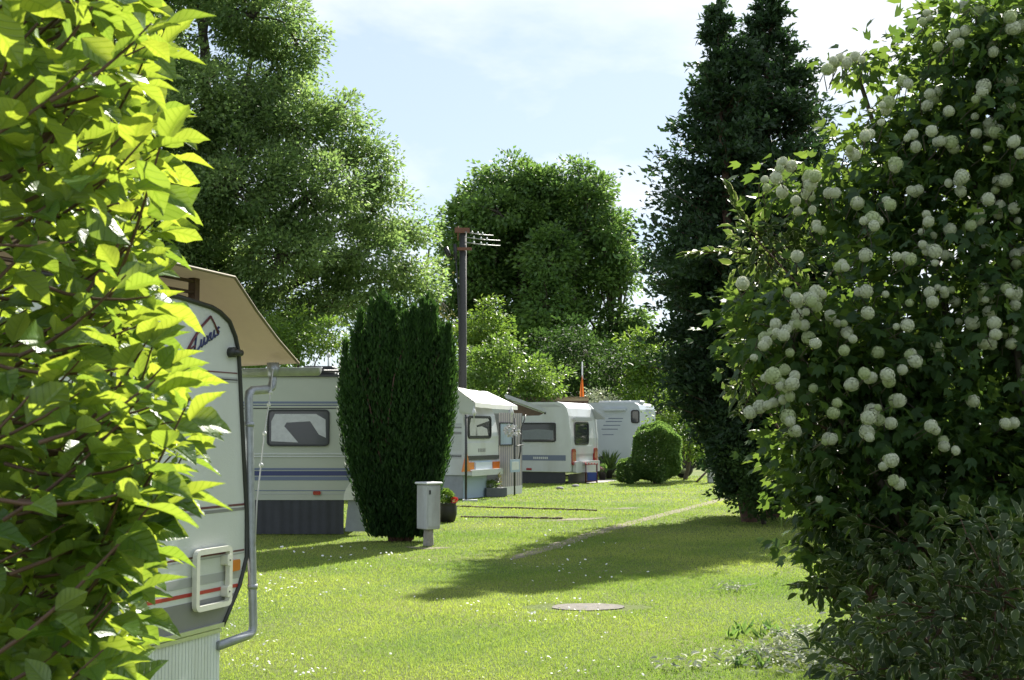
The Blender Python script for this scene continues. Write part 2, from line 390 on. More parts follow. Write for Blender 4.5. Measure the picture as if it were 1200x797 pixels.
# lobes: (px, py, rx_px, ry_px, depth, ry_depth_m)  ->  centre, radii in metres
def lobe(px, py, rx, rz, d, ry=None):
    c = np.array(at(px, py, d)); return c, np.array([rx * d / F, ry if ry else rx * d / F, rz * d / F])
def clump_centres(lobes, per, inner=0.5):
    cs = []; outs = []
    for c, r in lobes:
        k = max(4, int(per * (r[0] * r[2] + r[1] * r[2] + r[0] * r[1]) / 3))
        dr = rsph(k); rad = rng.uniform(inner, 1.0, k) ** 0.8
        cs.append(c + dr * r * rad[:, None]); outs.append(norm(dr / r))
    return np.concatenate(cs), np.concatenate(outs)
def foliage(lobes, per, nl, cr_, L, Wd, flat=0.6, inner=0.5, droop=0.2, up=0.7, zmin=0.05):
    c, o = clump_centres(lobes, per, inner)
    c_keep = c[:, 2] > zmin; c, o = c[c_keep], o[c_keep]
    n = len(c); crs = cr_ * rng.uniform(0.6, 1.4, n)
    base = rng.random(n)
    g = np.clip(rng.normal(size=(n, nl, 3)), -1.75, 1.75) * np.array([1, 1, flat]); g *= (crs[:, None, None] * 0.6)
    pos = (c[:, None] + g).reshape(-1, 3); N = len(pos)
    oo = np.repeat(o, nl, 0)
    d = norm(oo * 0.6 + norm(g.reshape(-1, 3)) * 0.7 + rsph(N) * 0.7 + np.array([0, 0, -droop]))
    nr = norm(rsph(N) * 0.8 + np.array([0, 0, up]) + oo * 0.4)
    rnd = np.clip(np.repeat(base, nl) * 0.5 + rng.random(N) * 0.5, 0, 1)
    keep = pos[:, 2] > zmin
    return dict(pos=pos[keep], d=d[keep], n=nr[keep], L=(L * rng.uniform(.65, 1.3, N))[keep], W=(Wd * rng.uniform(.7, 1.25, N))[keep], rnd=rnd[keep], clumps=c)

def limb(mb, a, b, r0, r1, sag=0.1, k=5, n=6):
    a, b = Vector(a), Vector(b); pts = []; rr = []
    j = Vector((random.uniform(-1, 1), random.uniform(-1, 1), 0)) * (b - a).length * 0.07
    for i in range(k + 1):
        t = i / k; p = a.lerp(b, t) + Vector((0, 0, sag * (b - a).length * math.sin(math.pi * t))) + j * math.sin(math.pi * t) + Vector((random.uniform(-1, 1), random.uniform(-1, 1), random.uniform(-1, 1))) * 0.012 * (b - a).length
        pts.append(p); rr.append(r0 + (r1 - r0) * t)
    mb.tube(pts, rr, n, cap=False)

def tree(name, label, base, lobes, per, nl, cr_, L, Wd, leaf, trunk_r, top=None, group=None, cat='tree', bark='bark', flat=.6, inner=.5, twigs=0.35, droop=.2, T=DIAMOND, trunks=None, up=.7, zmin=.05):
    base = Vector(base); e = empty(name, base, label, cat, group)
    fo = foliage(lobes, per, nl, cr_, L, Wd, flat, inner, droop, up, zmin)
    tr = MB(); zs = [c[2] for c, r in lobes]
    topv = Vector(top) if top is not None else Vector(np.mean([c for c, r in lobes], 0)) * 1.0
    if top is None: topv.z = max(zs)
    stems = trunks or [(base, topv, trunk_r)]
    for b0, t0, r0 in stems: tr = MB(); limb(tr, Vector(b0) - Vector((0, 0, .05)), t0, r0, r0 * .25, 0.0, 8, 8); tr.build('trunk', M[bark], e)
    br = MB()
    def on_trunk(q):
        bb, tt, rr = min(stems, key=lambda s: (Vector(s[1]) - q).length)
        bb, tt = Vector(bb), Vector(tt); hz = (q.z - bb.z) / max(tt.z - bb.z, .1)
        f = min(max(hz * .62, .12), .92); return bb.lerp(tt, f), rr * (1 - .75 * f)
    for c, r in lobes:
        q = Vector(c); a, rr = on_trunk(q)
        if (q - a).length > .15: b1_ = MB(); limb(b1_, a, q, rr * .55, rr * .18, .06, 5, 5); b1_.build('branch', M[bark], e)
    if twigs:
        cl = fo['clumps']; k = int(len(cl) * twigs)
        L_c = np.array([c for c, r in lobes])
        for i in rng.choice(len(cl), k, replace=False):
            q = cl[i]; j = np.argmin(np.linalg.norm(L_c - q, axis=1))
            limb(br, L_c[j], q, trunk_r * .13, trunk_r * .04, .05, 3, 3)
    if br.v: tag(br.build('twigs', M[bark], e), kind='stuff')
    cloud('crown', e, leaf, fo['pos'], fo['d'], fo['n'], fo['L'], fo['W'], T, fo['rnd'])
    return e

# ---------------------------------------------------------------- ground
def ground_material():
    m = bpy.data.materials.new('lawn_soil'); m.use_nodes = True
    n = m.node_tree.nodes; l = m.node_tree.links; b = n['Principled BSDF']; b.inputs['Roughness'].default_value = 0.9
    b.inputs['Specular IOR Level'].default_value = 0.15
    g = n.new('ShaderNodeNewGeometry')
    a = n.new('ShaderNodeTexNoise'); a.inputs['Scale'].default_value = 0.55; a.inputs['Detail'].default_value = 5
    c = n.new('ShaderNodeTexNoise'); c.inputs['Scale'].default_value = 22; c.inputs['Detail'].default_value = 6; c.inputs['Roughness'].default_value = .7
    l.new(g.outputs['Position'], a.inputs['Vector']); l.new(g.outputs['Position'], c.inputs['Vector'])
    r1 = n.new('ShaderNodeValToRGB'); e = r1.color_ramp.elements
    e[0].position = .34; e[0].color = (.095, .155, .032, 1); e[1].position = .68; e[1].color = (.165, .19, .06, 1)
    r2 = n.new('ShaderNodeValToRGB'); e = r2.color_ramp.elements
    e[0].position = .3; e[0].color = (.55, .55, .5, 1); e[1].position = .7; e[1].color = (1.25, 1.2, 1.1, 1)
    l.new(a.outputs['Fac'], r1.inputs[0]); l.new(c.outputs['Fac'], r2.inputs[0])
    x = n.new('ShaderNodeMixRGB'); x.blend_type = 'MULTIPLY'; x.inputs[0].default_value = 1
    l.new(r1.outputs[0], x.inputs[1]); l.new(r2.outputs[0], x.inputs[2]); l.new(x.outputs[0], b.inputs['Base Color'])
    bp = n.new('ShaderNodeBump'); bp.inputs['Strength'].default_value = .8; bp.inputs['Distance'].default_value = .04
    l.new(c.outputs['Fac'], bp.inputs['Height']); l.new(bp.outputs[0], b.inputs['Normal'])
    return m
gm = MB(); S = 500.0
gm.add([(-S, -60, 0), (S, -60, 0), (S, 900, 0), (-S, 900, 0)], [(0, 1, 2, 3)])
go = gm.build('ground', ground_material()); tag(go, kind='structure')

dirt = mat('dry_earth', (.20, .175, .115), .95, noise=.35, nscale=9, bump=.7, bscale=40)
def ribbon(pts, w, z=0.004, jag=.25):
    """a ragged strip along ground points"""
    P = [Vector(p) for p in pts]; fine = []
    for a, b in zip(P[:-1], P[1:]):
        k = max(2, int((b - a).length / .18))
        fine += [a.lerp(b, i / k) for i in range(k)]
    fine.append(P[-1]); vs = []; n = len(fine)
    for i, p in enumerate(fine):
        t = (fine[min(i + 1, n - 1)] - fine[max(i - 1, 0)]).normalized(); s = Vector((-t.y, t.x, 0))
        e = min(1, i / 4 + .1, (n - 1 - i) / 4 + .1)
        for sg in (-1, 1):
            q = p + s * sg * w * .5 * e * (1 + random.uniform(-jag, jag)); vs.append((q.x, q.y, z))
    return vs, [(2 * i, 2 * i + 1, 2 * i + 3, 2 * i + 2) for i in range(n - 1)], fine
BARE = []      # (polyline, half width) that grass keeps thin on
def strip(name, px, w, z=.004, m=dirt, thin=.92):
    pts = [ground(*p) for p in px]; vs, fs, fine = ribbon(pts, w, z)
    o = MB().add(vs, fs).build(name, m); tag(o, kind='structure'); BARE.append((np.array([(p.x, p.y) for p in fine]), w * .5, thin)); return o
strip('dirt_track', [(598, 656), (640, 643), (690, 627), (740, 613), (790, 600), (852, 584)], .28, thin=.6)
strip('dirt_path', [(645, 610.5), (680, 608.5), (712, 607)], .5, thin=.8)
strip('dirt_path', [(722, 596.5), (748, 595)], .6, thin=.8)
strip('dirt_path', [(476, 641), (500, 643), (528, 642)], .5, thin=.7)
strip('dirt_path', [(690, 566), (703, 564), (716, 562)], .8, m=M['concrete'], thin=1)

# worn stone slab lying flush in the lawn
p = [ground(688.5 + 44 * math.cos(t_) * random.uniform(.93, 1.03), 712.2 + 4.3 * math.sin(t_) * random.uniform(.85, 1.05)) for t_ in [i * 2 * math.pi / 20 for i in range(20)]]
sl = MB(); k = len(p)
sl.add([(q.x, q.y, -.02) for q in p] + [(q.x, q.y, .010) for q in p], [tuple(range(k)), tuple(range(2 * k - 1, k - 1, -1))] + [(i, (i + 1) % k, k + (i + 1) % k, k + i) for i in range(k)])
o = sl.build('stone_slab', mat('worn_slab', (.16, .145, .12), .9, noise=.35, nscale=14, bump=.5)); tag(o, 'worn grey stone slab lying flush in the open lawn', 'slab')
SLAB = (np.array([[q.x, q.y] for q in p]).mean(0), .62, .26)

# sunken edging lines across the lawn
for a, b, lab in (((530, 594), (700, 599), 'dark low edging strip across the lawn, the one closer to the planter box'), ((540, 606.5), (660, 608.5), 'faint low edging strip across the lawn, the one closer to the black flower pot')):
    A, B = ground(*a), ground(*b); mb = MB(); n = 14
    for i in range(n):
        q0, q1 = A.lerp(B, i / n), A.lerp(B, (i + .94) / n); c_ = (q0 + q1) / 2; dv = q1 - q0
        mb.box((c_.x, c_.y + random.uniform(-.02, .02), .008 + random.uniform(0, .012)), dv.length, .05, .04, math.atan2(dv.y, dv.x))
    o = mb.build('lawn_edging', M['brown']); tag(o, lab, 'edging')

# ---------------------------------------------------------------- grass
grass_m = leafmat('grass', (.11, .185, .028), (.31, .305, .11), (.42, .53, .07), tf=.45, rough=.5, spec=.25)
def patchy(x, y):
    return .5 + .22 * np.sin(x * 1.3 + 1.7 * np.sin(y * .7)) + .18 * np.sin(y * 2.1 + x * .9 + 2) + .14 * np.sin(x * 3.7 - y * 2.9)
def thinning(x, y):
    keep = np.ones(len(x))
    P_ = np.stack([x, y], 1)
    for line, hw, thin in BARE:
        dd = np.min(np.linalg.norm(P_[:, None, :] - line[None, ::2, :], axis=2), axis=1) if len(line) < 400 else 9
        keep = np.where(dd < hw * 1.05, np.minimum(keep, 1 - thin), keep)
    s = ((x - SLAB[0][0]) / SLAB[1]) ** 2 + ((y - SLAB[0][1]) / SLAB[2]) ** 2
    return np.where(s < 1.0, 0, keep)
xs, ys, ws, hs = [], [], [], []
for d0, d1, dens, hh, wd in ((6.5, 11, 4200, .031, .0055), (11, 15, 2700, .032, .007), (15, 21, 1500, .033, .0095), (21, 30, 600, .036, .014), (30, 48, 190, .042, .024)):
    x0, x1 = -.27 * d1 - 1.0, .44 * d1 + 1.0
    n = int(dens * (x1 - x0) * (d1 - d0)); x = rng.uniform(x0, x1, n); y = rng.uniform(d0, d1, n)
    ok = (x > -.26 * y - 1.0) & (x < .43 * y + 1.0); x, y = x[ok], y[ok]
    ok = np.zeros(len(x), bool)
    for i in range(0, len(x), 20000): ok[i:i + 20000] = rng.random(len(x[i:i + 20000])) < thinning(x[i:i + 20000], y[i:i + 20000])
    x, y = x[ok], y[ok]; pt = patchy(x, y)
    xs.append(x); ys.append(y); ws.append(wd * rng.uniform(.7, 1.3, len(x))); hs.append(hh * rng.uniform(.45, 1.25, len(x)) * (.7 + .5 * pt))
x, y = np.concatenate(xs), np.concatenate(ys); N = len(x)
d = norm(np.stack([rng.normal(0, .55, N), rng.normal(0, .55, N), np.full(N, 1.0)], 1))
nr = norm(np.stack([rng.normal(0, 1, N), rng.normal(0, 1, N), np.full(N, .2)], 1))
rn = np.clip(-.12 + .75 * patchy(x * .6 + 3, y * .6) + .45 * patchy(x * 2.3 + 1, y * 1.9 + 4) + rng.normal(0, .2, N), 0, 1)
g = cloud('grass', None, grass_m, np.stack([x, y, np.full(N, -.002)], 1), d, nr, np.concatenate(hs), np.concatenate(ws), BLADE, rn)
tag(g, 'short sunlit mown lawn grass between the caravans', 'grass', kind='stuff')

# daisies and other tiny white lawn flowers
n = 1500; px = rng.uniform(240, 960, n); py = 600 + 200 * rng.random(n) ** .9
P_ = np.array([ground(a, b) for a, b in zip(px, py)])
P_ = P_[(np.sin(P_[:, 0] * 2.1) + np.sin(P_[:, 1] * 1.7 + P_[:, 0]) + .8 * np.sin(P_[:, 0] * 6.3 + P_[:, 1] * 4) + rng.normal(0, .5, len(P_)) > .75) & (P_[:, 0] < .3 + .06 * P_[:, 1] + rng.normal(0, .35, len(P_)))]
N = len(P_); k = 7; an = np.arange(k) * 2 * math.pi / k
DAISY = dict(v=np.array([[0, 0, .2]] + [[math.cos(a), math.sin(a), 0] for a in an]), f=[(0, 1 + i, 1 + (i + 1) % k) for i in range(k)])
P_[:, 2] = rng.uniform(.03, .06, N); r_ = rng.uniform(.008, .014, N) * np.clip(P_[:, 1] / 12, .9, 1.6)
o = cloud('daisies', None, M['daisy'], P_, norm(np.stack([rng.normal(0, 1, N), rng.normal(0, 1, N), rng.normal(0, .3, N)], 1)), norm(np.stack([rng.normal(0, .5, N), rng.normal(0, .5, N) - .3, np.ones(N)], 1)), r_, r_, DAISY)
tag(o, 'tiny white daisies scattered through the lawn', 'daisies', kind='stuff')

# ---------------------------------------------------------------- caravan beside the leafy shrub
W1 = Wall(286, 8.4, 70)
base = W1.P(-2.4, 0, -1.1); car1 = empty('caravan', base, 'white caravan with red and grey stripes and ivory handle under tan canopy', 'caravan', 'parked caravans')
prof_px = [(260, 733), (265, 721), (280, 685), (288, 652), (288, 600), (286, 560), (283, 500), (280, 437), (278.5, 412), (275, 395), (268, 377), (257, 366), (247, 360)]
prof = [W1.uz(*q) for q in prof_px]
zr = prof[-1][1] + .03; u_l = -4.9; zb = prof[0][1]
outline = prof + [(prof[-1][0] - .35, zr), (u_l + .5, zr), (u_l + .15, zr - .25), (u_l, zr - .8), (u_l + .05, zb + .4), (u_l + .3, zb)]
MB().wprism(W1, outline, -2.2, 0).build('body', M['whitewall'], car1)
MB().tube([W1.P(u, z, .006) for u, z in prof + [(prof[-1][0] - .35, zr), (u_l + .5, zr)]], .016, 6).build('edge_trim', M['trim'], car1)
def band(pyL, pyR, pyL2, pyR2, m, o1, nm='stripe', xR=288):
    """stripe between two pixel lines given at x=190 and x=xR; carried on along the wall"""
    a0, a1 = W1.uz(xR, pyR), W1.uz(xR, pyR2)
    z0 = a0[1]; z1 = a1[1]
    return MB().wprism(W1, [(u_l + .3, z1), (a1[0] - .012, z1), (a0[0] - .012, z0), (u_l + .3, z0)], .0005, o1).build(nm, m, car1)
band(0, 437, 0, 438.5, M['maroon'], .003, xR=279); band(0, 443, 0, 449, M['greyl'], .003, xR=279); band(0, 445, 0, 446.4, M['trim'], .005, xR=279)
band(0, 589.5, 0, 592, M['maroon'], .003, xR=287); band(0, 594, 0, 597.5, M['grey'], .003, xR=287)
band(0, 643, 0, 645, M['maroon'], .003, xR=287); band(0, 646.5, 0, 648.0, M['greyl'], .003, xR=287)
band(0, 666, 0, 676, M['greyl'], .003, xR=284); band(0, 683.5, 0, 687.5, M['red'], .004, xR=279)
lo = W1.uz(278, 694); MB().wprism(W1, [(u_l + .3, zb + .005), (prof[0][0] - .02, zb + .005), (prof[1][0] - .012, prof[1][1]), (lo[0] - .03, lo[1]), (u_l + .3, lo[1])], .0005, .004).build('lower_band', M['grey'], car1)
# bottom rail
rl = MB(); rl.wprism(W1, [(u_l + .3, zb - .005), (prof[0][0] - .005, zb - .005), (prof[0][0] - .005, zb + .022), (u_l + .3, zb + .022)], -.02, .022)
rl.wprism(W1, [(u_l + .3, zb - .035), (prof[0][0] - .025, zb - .035), (prof[0][0] - .025, zb - .012), (u_l + .3, zb - .012)], -.02, .017)
rl.build('bottom_rail', M['alu'], car1)
# white lath skirt down to the lawn
u_s = W1.uz(258, 750)[0]; mb = MB(); u = u_l + .4; 
while u < u_s - .03:
    mb.wprism(W1, [(u + .002, 0), (u + .031, 0), (u + .031, zb - .036), (u + .002, zb - .036)], -.03, .004); u += .034
mb.wprism(W1, [(u_l + .4, .0), (u_s, .0), (u_s, zb - .037), (u_l + .4, zb - .037)], -.035, -.004)
tag(mb.build('skirt', M['skirtw'], car1), 'white lath skirt under the body')
# grab handle
(a0, z1), (a1, z0) = W1.uz(223, 645), W1.uz(264, 715); zz = W1.uz(243, 645)[1]; z1 = W1.uz(262, 639)[1]; z0 = W1.uz(223, 718)[1]
hd = wring(W1, a0, z0, a1, z1, .045, .034, .018, .05).build('handle', M['handle'], car1)
for zc in (z1 - .09, z0 + .09): MB().wprism(W1, rrect(a1 - .062, zc - .035, a1 - .004, zc + .035, .018), .001, .052).build('handle_mount', M['handle'], hd)
for zc in (z1 - .09, z0 + .09): MB().tube([W1.P(a1 - .034, zc, .05), W1.P(a1 - .034, zc, .054)], .007, 8).build('screw', M['trim'], hd)
plate('side_light', W1, (264.5, 657), (277, 668), .001, .03, M['orange'], car1, r=.016)
us, zs_ = W1.uz(291, 679); MB().wprism(W1, rrect(prof[3][0] - .06, zs_ - .05, prof[3][0] + .06, zs_ + .06, .02), -.35, -.06).build('tail_light', M['redlens'], car1)
us, zs_ = W1.uz(269, 413); fl = MB(); fl.tube([W1.P(us, zs_, .0), W1.P(us, zs_, .04)], .034, 10); fl.tube([W1.P(us, zs_, .03), W1.P(us + .09, zs_, .03)], .022, 8); fl.build('marker_lamp', M['trim'], car1)
# mountain logo with script lettering
def stroke(pxs, r, m, nm, par, W, off=.006): return MB().tube([W.px(*q, off) for q in pxs], r, 5).build(nm, m, par)
lg = stroke([(219, 412), (226, 399), (236, 383), (247, 371)], .009, M['maroon'], 'logo', car1, W1)
stroke([(247.5, 371), (252, 380), (256, 391)], .006, M['maroon'], 'logo', car1, W1); stroke([(219, 412), (229, 405)], .006, M['maroon'], 'logo', car1, W1)
e1, e2 = W1.uz(227, 413), W1.uz(257, 391); ex_ = Vector((e2[0] - e1[0], e2[1] - e1[1])) / 1.95; ey_ = Vector((-ex_.y, ex_.x)).normalized() * .105 + ex_ * .35
for st_ in (((.32, .86), (.24, 1.0), (.13, .95), (.07, .5), (0, .04), (.1, 0), (.3, .03), (.48, .14)), ((.52, .42), (.48, .14), (.55, .0), (.66, .07), (.74, .4), (.72, .08), (.8, .0), (.88, .08)),
            ((.9, .4), (1.0, .3), (1.06, .08), (1.18, .03)), ((1.2, .42), (1.06, .22), (.9, .0)), ((1.26, .42), (1.22, .14), (1.3, .0), (1.42, .07), (1.5, .4), (1.48, .08), (1.56, .0), (1.64, .08)), ((1.9, .34), (1.82, .42), (1.74, .33), (1.86, .16), (1.8, .02), (1.66, .04))):
    MB().tube([W1.P(e1[0] + ex_.x * x_ + ey_.x * y_, e1[1] + ex_.y * x_ + ey_.y * y_, .005) for x_, y_ in st_], .006, 5).build('lettering', M['navy'], car1)

# ---------------------------------------------------------------- tan canopy over the caravan with gutter and drainpipe
cano = empty('canopy', W1.P(-.25, 0, .15), 'tan tarpaulin canopy with grey gutter and drainpipe above striped white caravan', 'canopy')
OV = .15
A0, A1, A2 = W1.uz(200, 319.5, OV), W1.uz(275, 325, OV), W1.uz(350, 426, OV)
A0 = (A1[0] - 4.3, A1[1] + .05)
mid = [(A1[0] + (A2[0] - A1[0]) * t, A1[1] + (A2[1] - A1[1]) * t - .03 * math.sin(math.pi * t)) for t in (.33, .66)]
line = [A0, A1] + mid + [A2]; mb = MB(); nn = len(line)
for j in range(4):
    q = OV - 2.5 * j / 3
    for u, z in line: mb.v.append(W1.P(u, z - (.02 if j in (1, 2) else 0), q))
for j in range(3):
    for i in range(nn - 1): mb.f.append((j * nn + i, j * nn + i + 1, (j + 1) * nn + i + 1, (j + 1) * nn + i)); mb.sm.append(i > 0)
mb.build('sheet', M['tarp'], cano)
MB().tube([W1.P(u, z, OV) for u, z in line], .010, 6).build('edge_batten', M['tarp'], cano)
# posts and rails carrying the flat part
(u0, z0), (u1, z1) = W1.uz(245, 332, .0), W1.uz(243, 356, .0)
for uu in (u1, u1 - 1.4, u1 - 2.8): MB().box(W1.P(uu, (zr + A1[1]) / 2, -.1), .05, .05, A1[1] - zr + .02, R(70)).build('post', M['brown'], cano)
for zz in (zr + .06, zr + .13): MB().tube([W1.P(u_l + .6, zz, -.09), W1.P(u1, zz, -.09)], .012, 6).build('rail', M['brown'], cano)
MB().wprism(W1, [(u_l + .6, zr + .005), (u1, zr + .005), (u1, A1[1] - .03), (u_l + .6, A1[1] - .03)], -1.3, -1.28).build('shade_backing', M['brown'], cano)  # dark sheet imitates the shaded underside of the flat part
# gutter: a half round trough along the eave
gu = MB(); gpts = []
ge = A2[0] + .02; gz = A2[1] - .05
for j, q in enumerate((OV + .14, OV - 2.5)):
    for k_ in range(9):
        a = math.pi * (1 + k_ / 8); gpts.append(W1.P(ge + .055 * math.cos(a), gz + .055 * math.sin(a) + .02, q))
gu.add(gpts, [(k_, k_ + 1, 10 + k_, 9 + k_) for k_ in range(8)] + [tuple(range(9))], True)
gu.tube([W1.P(ge + .055, gz + .02, OV + .14), W1.P(ge + .055, gz + .02, OV - 2.5)], .008, 6); gu.build('gutter', M['zinc'], cano)
q0, q1, q2, q3, q4 = [W1.px(*q, .02) for q in ((320, 434), (319.5, 456), (291, 458), (297, 742), (256, 757))]
def elbow(pts, rr=.05):
    out = [pts[0]]
    for a, b, c in zip(pts[:-2], pts[1:-1], pts[2:]):
        i, o = (a - b).normalized(), (c - b).normalized(); out += [b + i * rr, b + (i + o) * rr * .28, b + o * rr]
    return out + [pts[-1]]
MB().tube(elbow([q0, q1, q2, q3, q4]), .029, 12).build('drainpipe', M['zinc'], cano)
mb = MB(); mb.tube([W1.px(320, 425, .02), W1.px(320, 441, .02)], .042, 12); mb.build('outlet', M['zinc'], cano)
for py in (500, 690):
    q = W1.px(291 + (py - 458) * .0212, py, .02); MB().tube([q, q + Vector((0, 0, .03))], .034, 12).build('pipe_clip', M['zinc'], cano)
rope = [W1.px(*q, .05) for q in ((320, 432), (317, 460), (315, 474), (310, 508), (306, 545), (301, 590), (299, 640))]
ro = MB().tube(rope, .005, 5).build('guy_rope', M['curtain'], cano)
for q in rope[1:5]: MB().lathe(q - Vector((0, 0, .015)), [(.004, 0), (.014, .008), (.014, .022), (.004, .03)], 8).build('toggle', M['lid'], ro)

# ---------------------------------------------------------------- beige caravan behind the yew
W2 = Wall(290, 20.6, 0); car2 = empty('caravan', W2.P(.5, 0, -1.1), 'beige caravan with blue band and dark cloth skirt behind the dense dark yew', 'caravan', 'parked caravans')
(uL, zt), (uR, zb2) = W2.uz(215, 441), W2.uz(436, 586)
o_ = [(uL, zb2), (uR - .12, zb2), (uR, zb2 + .35), (uR + .03, zb2 + 1.0), (uR - .1, zt - .22), (uR - .22, zt - .05), (uR - .4, zt), (uL, zt)]
MB().wprism(W2, o_, -2.2, 0).build('body', M['cream'], car2)
for y0, y1, mm in ((470.5, 473, 'blueg'), (474.5, 475.5, 'navy'), (478, 479.3, 'trim'), (548.5, 551, 'blueg'), (552, 557.5, 'navy'), (558.5, 563, 'blueg'), (574.5, 575.4, 'blueg'), (578.5, 579.2, 'greyl')):
    z0, z1 = W2.uz(300, y1)[1], W2.uz(300, y0)[1]; MB().wprism(W2, [(uL, z0), (uR - .15, z0), (uR - .15, z1), (uL, z1)], .0005, .004).build('stripe', M[mm], car2)
for py in (532, 535): z0 = W2.uz(300, py)[1]; MB().wprism(W2, [(uL, z0 - .008), (uR - .05, z0 - .008), (uR - .05, z0 + .008), (uL, z0 + .008)], 0, .014).build('moulding', M['lid'], car2)
z0 = zt; MB().wprism(W2, [(uL, z0 - .01), (uR - .4, z0 - .01), (uR - .4, z0 + .025), (uL, z0 + .025)], -.02, .03).build('roof_edge', M['trim'], car2)
def window(W, p0, p1, par, r=.07, t=.028, curtain=None, glassm='glass'):
    (u0, z1), (u1, z0) = W.uz(*p0), W.uz(*p1); u0, u1 = min(u0, u1), max(u0, u1)
    w = wring(W, u0, z0, u1, z1, r, t, 0, .028).build('window', M['black'], par)
    MB().wprism(W, rrect(u0 + t, z0 + t, u1 - t, z1 - t, max(r - t, .01)), .001, .008).build('pane', M[glassm], w)
    if curtain: curtain(w, u0 + t, z0 + t, u1 - t, z1 - t)
    return w
def drapes(W, shapes, m='curtain'):
    def f(w, u0, z0, u1, z1):
        for sh in shapes:
            pts = [(u0 + (u1 - u0) * a, z0 + (z1 - z0) * b) for a, b in sh]
            MB().wprism(W, pts, .0085, .011).build('curtain', M[m], w)
    return f
window(W2, (313.5, 480), (386, 523), car2, curtain=drapes(W2, [[(.04, .1), (.5, .06), (.36, .35), (.26, .55), (.3, .66), (.7, .7), (.85, .3), (.97, .2), (.96, .75), (.8, .92), (.1, .92), (.04, .7)]]))
plate('side_light', W2, (367, 575.5), (376, 580), .001, .03, M['redlens'], car2, r=.02)
# cloth skirt with folds
mb = MB(); (u0, z0), (u1, z1) = W2.uz(215, 586), W2.uz(403, 586); n = 120
for i in range(n + 1):
    u = u0 + (u1 - u0) * i / n; f_ = .012 * math.sin(i * .9) + .01 * math.sin(i * .37 + 1)
    mb.v += [W2.P(u, .02, f_ - .03), W2.P(u, z0 + .02, -.012 + f_ * .2)]
mb.f = [(2 * i, 2 * i + 2, 2 * i + 3, 2 * i + 1) for i in range(n)]; mb.sm = [True] * n; mb.build('skirt', M['skirtd'], car2)
u2 = W2.uz(404, 600)[0]; MB().wprism(W2, [(u2, .06), (uR - .1, .06), (uR - .12, z0 - .02), (u2 + .05, z0)], -.05, -.03).build('skirt_flap', M['skirtg'], car2)
arch = [(u2 - .02 + .30 * (1 - math.cos(R(a))), z0 + .0 + .36 * math.sin(R(a))) for a in range(0, 91, 15)]
MB().wprism(W2, arch + [(uR - .2, z0 + .36), (uR - .14, z0)], .001, .02).build('wheel_arch', M['handle'], car2)
# roof luggage
rr_ = MB(); rr_.tube([W2.P(uL, zt + .09, -.15), W2.P(uR - .5, zt + .09, -.15)], .022, 8)
for i in range(9): u = uL + (uR - .6 - uL) * i / 8; rr_.tube([W2.P(u, zt, -.15), W2.P(u, zt + .09, -.15)], .015, 6)
rr_.build('roof_rack', M['trim'], car2)
(u0, z0), (u1, z1) = W2.uz(352, 440), W2.uz(389, 432); MB().box(W2.P((u0 + u1) / 2, zt + .1, -.5), abs(u1 - u0), .5, .16, 0, .02).build('roof_vent', M['black'], car2)
u, z = W2.uz(388, 430); MB().add([W2.P(u - .13, zt + .16, -.3), W2.P(u + .10, zt + .03, -.3), W2.P(u + .12, zt + .03, -.7), W2.P(u - .11, zt + .17, -.7), W2.P(u - .13, zt + .14, -.3), W2.P(u + .10, zt + .01, -.3), W2.P(u + .12, zt + .01, -.7), W2.P(u - .11, zt + .15, -.7)], [(0, 1, 2, 3), (7, 6, 5, 4), (0, 4, 5, 1), (1, 5, 6, 2), (2, 6, 7, 3), (3, 7, 4, 0)]).build('roof_hatch', M['white'], car2)
u, z = W2.uz(382, 417); mb = MB(); mb.tube([W2.P(u, zt, -.3), W2.P(u, z, -.3)], .018, 6); mb.lathe(W2.P(u, z - .02, -.3), [(.01, 0), (.035, .03), (.035, .06), (.01, .09)], 8); mb.build('antenna', M['lid'], car2)

# ---------------------------------------------------------------- electric box, flower pot
g0 = ground(502, 640); eb = empty('electric_box', (g0.x, g0.y, 0), 'grey metal electric cabinet on a stub post beside the dark yew', 'cabinet')
sb = 19.0 / F; rzb = R(40)
MB().lathe((g0.x, g0.y, 0), [(.075, 0), (.08, .02), (.07, .2), (.07, .26)], 12).build('post', M['concrete'], eb)
bd = MB().box((g0.x, g0.y, .245 + .32), 0.25, .25, .64, rzb, .012).build('body', M['box'], eb)
MB().box((g0.x, g0.y, .245 + .64 + .022), .30, .30, .035, rzb, .012).build('lid', M['lid'], eb)
dn = Vector((math.sin(rzb), -math.cos(rzb), 0)); dx = Vector((math.cos(rzb), math.sin(rzb), 0))
MB().box(Vector((g0.x, g0.y, .57)) + dn * .127, .205, .012, .57, rzb).build('door', M['box'], eb)
MB().box(Vector((g0.x, g0.y, .78)) + dn * .137 - dx * .075, .022, .014, .06, rzb).build('lock', M['black'], eb)

def leaf_ball(parent, c, r, n, L, W_, m, name='foliage', flat=1.0, T=DIAMOND, shell=.3):
    dr = rsph(n); rad = rng.uniform(shell, 1, n) ** .6
    pos = np.array(c) + dr * rad[:, None] * np.array(r); d = norm(dr + rsph(n) * .8 + np.array([0, 0, .3])); nr = norm(dr * .6 + rsph(n) * .6 + np.array([0, 0, .5]))
    return cloud(name, parent, m, pos, d, nr, L * rng.uniform(.7, 1.3, n), W_ * rng.uniform(.7, 1.3, n), T)
lf_bright = leafmat('bright_leaf', (.06, .13, .02), (.12, .20, .03), (.25, .36, .04))
lf_mid = leafmat('mid_leaf', (.035, .085, .024), (.12, .195, .055), (.26, .40, .075))
lf_olive = leafmat('olive_leaf', (.06, .115, .038), (.165, .225, .085), (.32, .44, .11), tf=.48)
lf_lime = leafmat('lime_leaf', (.06, .125, .022), (.12, .19, .035), (.24, .36, .045), tf=.42)
